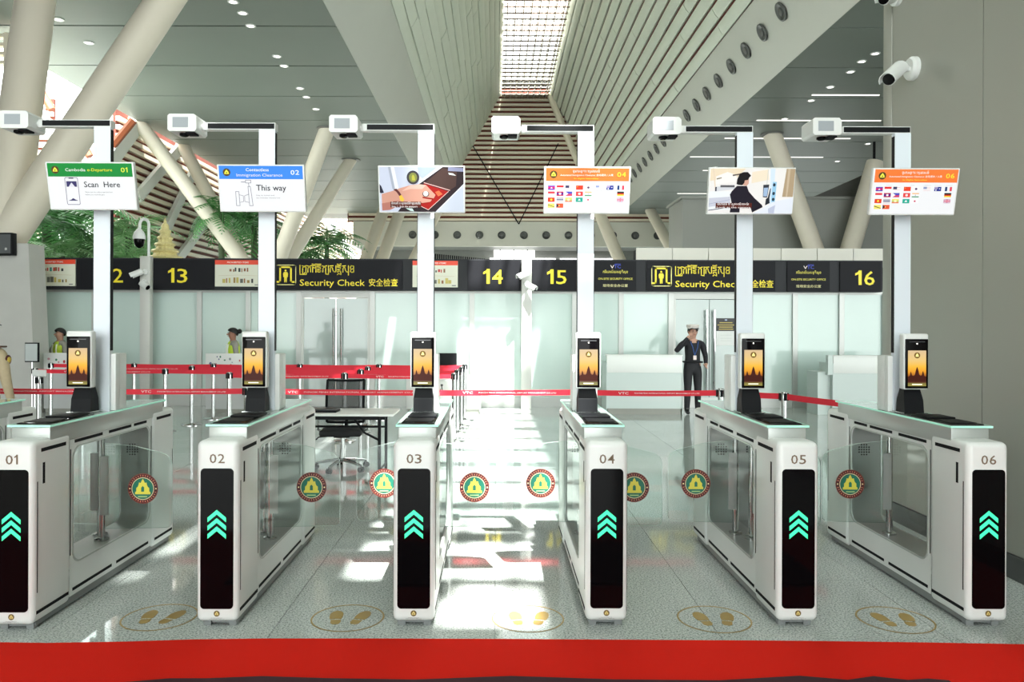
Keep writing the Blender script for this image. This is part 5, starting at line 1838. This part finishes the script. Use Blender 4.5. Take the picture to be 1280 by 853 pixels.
def skin_mesh(name, verts, edges, rad, tags, mats, extras=None):
    """grow one continuous body around a skeleton; faces take the material of the nearest bone"""
    me = bpy.data.meshes.new('sk')
    me.from_pydata(verts, edges, [])
    o = bpy.data.objects.new('sk', me)
    COL.objects.link(o)
    md = o.modifiers.new('s', 'SKIN')
    md.use_smooth_shade = True
    sd = o.modifiers.new('d', 'SUBSURF')
    sd.levels = 2
    sd.render_levels = 2
    for i, r in enumerate(rad):
        me.skin_vertices[0].data[i].radius = r if isinstance(r, tuple) else (r, r)
        me.skin_vertices[0].data[i].use_root = (i == 0)
    dg = bpy.context.evaluated_depsgraph_get()
    dg.update()
    out = bpy.data.meshes.new_from_object(o.evaluated_get(dg))
    bpy.data.objects.remove(o)
    b = MB()
    segs = [(Vector(verts[a]), Vector(verts[c]), tags[k]) for k, (a, c) in enumerate(edges)]
    allv = [v.co.copy() for v in out.vertices]
    for p in out.polygons:
        c = p.center
        best, bt = 1e9, None
        for a, e, tg in segs:
            ab = e - a
            u = max(0, min(1, (c - a).dot(ab) / max(1e-9, ab.length_squared)))
            dd = (a + ab * u - c).length
            if dd < best:
                best, bt = dd, tg
        b.k.append(b.mi(mats[bt]))
        b.f.append(tuple(p.vertices))
    b.v = [tuple(v) for v in allv]
    bpy.data.meshes.remove(out)
    if extras:
        extras(b)
    m = b.mesh(name)
    m.polygons.foreach_set('use_smooth', [True] * len(m.polygons))
    return m


def person(label, loc, rot, hgt, top, trousers, skin, hair_col, arms, vest=None, cap=None, bun=False, hair_r=1.06, collar=None, shoes=None):
    S = mat('skin_%.2f' % skin[0], skin, .55)
    T = mat('cloth_%.3f_%.3f' % top[:2], top, .8, noise=.1, nscale=30)
    P = mat('cloth_%.3f_%.3f' % trousers[:2], trousers, .8, noise=.1, nscale=30)
    K = mat('shoe_black', (.012, .012, .013), .4)
    V = [(0, 0, .90), (0, .005, 1.02), (0, .01, 1.18), (0, .015, 1.33), (0, .01, 1.405), (0, -.005, 1.47), (0, -.012, 1.53), (0, 0, 1.60)]
    E = [(0, 1), (1, 2), (2, 3), (3, 4), (4, 5), (5, 6), (6, 7)]
    TG = ['T', 'T', 'T', 'S', 'S', 'S', 'S']
    RD = [(.150, .105), (.135, .095), (.150, .105), (.105, .075), .050, (.062, .070), (.074, .088), (.050, .058)]
    hands = []
    for s, A in zip((-1, 1), arms):
        b0 = len(V)
        sh = Vector((s * .175, .015, 1.325))
        el, wr, hd_ = (Vector(q) for q in A)
        V += [tuple(sh), tuple(el), tuple(wr), tuple(hd_)]
        E += [(3, b0), (b0, b0 + 1), (b0 + 1, b0 + 2), (b0 + 2, b0 + 3)]
        TG += ['T', 'T', 'T', 'S']
        RD += [.062, .047, .033, (.032, .022)]
        hands.append((wr, hd_, s))
    for s in (-1, 1):
        b0 = len(V)
        V += [(s * .085, 0, .82), (s * .092, -.01, .47), (s * .098, .012, .10), (s * .108, -.02, .045), (s * .125, -.14, .030)]
        E += [(0, b0), (b0, b0 + 1), (b0 + 1, b0 + 2), (b0 + 2, b0 + 3), (b0 + 3, b0 + 4)]
        TG += ['P', 'P', 'P', 'K', 'K']
        RD += [.092, .066, .050, .042, .030]

    def extras(b):
        # face: nose, eyes, brows, mouth, ears
        b.ball((0, -.098, 1.522), .011, .016, .020, S, 8, 6)
        for s in (-1, 1):
            b.ball((s * .030, -.089, 1.545), .011, .006, .006, mat('eye_dark', (.02, .015, .012), .3), 8, 5)
            b.ball((s * .030, -.088, 1.562), .016, .006, .004, mat('brow_dark', (.03, .02, .015), .7), 8, 5)
            b.ball((s * .077, .005, 1.53), .009, .020, .030, S, 8, 6)
        b.ball((0, -.088, 1.487), .022, .008, .007, mat('lip', (skin[0] * .8, skin[1] * .5, skin[2] * .5), .5), 8, 5)
        for wr, hd_, s in hands:
            d = (hd_ - wr).normalized()
            ax = d.cross(Vector((0, 1, 0)))
            if ax.length < .2:
                ax = d.cross(Vector((0, 0, 1)))
            ax.normalize()
            nn = d.cross(ax).normalized()
            for f in range(4):
                L = (.062, .072, .068, .052)[f]
                base = hd_ + ax * (f - 1.5) * .017 + d * .005
                b.tube([base, base + d * L * .55, base + d * L * .9 + nn * .02 * s], [.0092, .0085, .007], 6, S)
            b.tube([wr.lerp(hd_, .55) - ax * .03, wr.lerp(hd_, .9) - ax * .052, hd_ - ax * .052 + d * .03], [.011, .010, .008], 6, S)

    me = skin_mesh('body', V, E, RD, TG, {'T': T, 'P': P, 'S': S, 'K': K}, extras)
    t = thing('person', label, 'person', loc, (0, 0, rot))
    k = hgt / 1.655
    t.scale = (k * 1.08, k * 1.08, k)
    put('body', me, t)
    HM = mat('hair_%.3f' % hair_col[0], hair_col, .6)
    h = MB()
    # hair cap: covers crown and back of the head
    nu, nv = 18, 10
    vs, fs = [], []
    for j in range(nv + 1):
        for i in range(nu):
            th = 2 * PI * i / nu
            back = .5 + .5 * math.sin(th)
            am = R(62 + 68 * back ** 1.1)
            a = am * j / nv
            vs.append((.084 * hair_r * math.sin(a) * math.cos(th), .002 + .101 * hair_r * math.sin(a) * math.sin(th), 1.555 + .100 * hair_r * math.cos(a)))
    for j in range(nv):
        for i in range(nu):
            q = (i + 1) % nu
            fs.append((j * nu + i, (j + 1) * nu + i, (j + 1) * nu + q, j * nu + q))
    h.add(vs, fs)
    if bun:
        h.ball((0, .125, 1.585), .05, .045, .05)
    h.build('hair', t, HM)
    if cap:
        c = MB()
        c.lathe([(.094, 1.60), (.097, 1.625), (.112, 1.655), (.10, 1.675), (.03, 1.682), (0, 1.682)], 18)
        c.build('cap', t, mat('cap_%.2f' % cap[0], cap, .7))
        MB().hexa([(-.07, -.06, 1.605), (.07, -.06, 1.605), (.06, -.150, 1.590), (-.06, -.150, 1.590), (-.07, -.06, 1.613), (.07, -.06, 1.613), (.06, -.150, 1.598), (-.06, -.150, 1.598)]).build('cap_peak', t, mat('peak_dark', (.02, .018, .02), .5))
    if vest:
        VM = mat('vest_lime', vest, .7)
        b = MB()
        n = 20
        rings = [(.95, .166, .122), (1.08, .152, .112), (1.20, .168, .122), (1.30, .150, .112), (1.375, .100, .085)]
        vs, fs = [], []
        for z_, rx, ry in rings:
            for i in range(n):
                th = 2 * PI * i / n
                vs.append((rx * math.cos(th), .012 + ry * math.sin(th), z_))
        for j in range(len(rings) - 1):
            for i in range(n):
                if j >= 2 and i in (14, 15) and False:
                    continue
                fs.append((j * n + i, j * n + (i + 1) % n, (j + 1) * n + (i + 1) % n, (j + 1) * n + i))
        b.add(vs, fs)
        v = b.build('vest', t, VM)
        for s in (-1, 1):
            MB().tube([(s * .075, -.117, .97), (s * .075, -.103, 1.10), (s * .08, -.110, 1.22), (s * .07, -.094, 1.32)], .014, 6).build('reflective_strip', v, mat('reflective_silver', (.8, .82, .8), .3))
    return t


DOWN = [((-.235, .03, 1.07), (-.245, -.03, .84), (-.245, -.05, .76)), ((.235, .03, 1.07), (.245, -.03, .84), (.245, -.05, .76))]
# officer in black, right hand raised to the face
off = person('person in black uniform and white cap, one hand raised, before the glass door', (fx(866, 14.45), 14.45, 0), R(8), 1.66,
             (.012, .012, .016), (.014, .014, .017), (.52, .30, .22), (.012, .010, .010),
             [((-.33, -.06, 1.17), (-.155, -.135, 1.42), (-.105, -.125, 1.47)), ((.255, .05, 1.08), (.22, -.06, .93), (.19, -.12, .90))], cap=(.72, .66, .62))
b = MB()
b.tube([(-.07, -.075, 1.36), (-.045, -.115, 1.25), (-.015, -.125, 1.10)], .007, 5)
b.tube([(.07, -.075, 1.36), (.04, -.115, 1.25), (-.015, -.125, 1.10)], .007, 5)
b.build('lanyard', off, mat('blue_lanyard', (.03, .09, .32), .6))
boxpart('id_card', off, -.042, .014, -.133, -.127, 1.02, 1.10, mat('card_pink_white', (.75, .62, .60), .4))
boxpart('belt', off, -.158, .158, -.112, .118, .955, .995, BLACK, r=.03)
# two staff in lime vests behind the inspection desks
person('person in a lime vest standing behind the sticker desk beside the plinth', (fx(75, 15.15), 15.15, 0), R(-35), 1.57, (.30, .29, .25), (.05, .05, .06), (.46, .25, .17), (.010, .009, .009),
       [((-.22, -.10, 1.10), (-.10, -.26, 1.19), (-.04, -.30, 1.22)), ((.24, -.02, 1.08), (.22, -.16, .95), (.18, -.22, .93))], vest=(.62, .78, .06), hair_r=1.10)
person('person in a lime vest with a hair bun behind the sticker desk at gate 02', (fx(291, 15.1), 15.1, 0), R(-62), 1.585, (.30, .29, .26), (.05, .05, .06), (.36, .17, .11), (.010, .008, .008), DOWN, vest=(.62, .78, .06), bun=True, hair_r=1.08)
# officer in khaki cut by the left edge
kh = person('person in a khaki uniform cut by the left edge of the picture', (-5.17, 7.75, 0), R(176), 1.70, (.50, .40, .26), (.40, .32, .20), (.50, .30, .20), (.012, .010, .010), DOWN, cap=(.30, .18, .08))
for s in (-1, 1):
    boxpart('shoulder_board', kh, s * .15 - .055, s * .15 + .055, -.03, .05, 1.375, 1.392, mat('board_dark', (.08, .03, .015), .6), r=.004)
    ad = MB()
    ad.ball((s * .236, .0, 1.255), .010, .042, .048, mat('patch_maroon', (.10, .02, .02), .6), 12, 8)
    ad.ball((s * .244, .0, 1.255), .006, .026, .030, mat('patch_gold', (.75, .55, .08), .5), 10, 6)
    ad.build('arm_patch', kh)
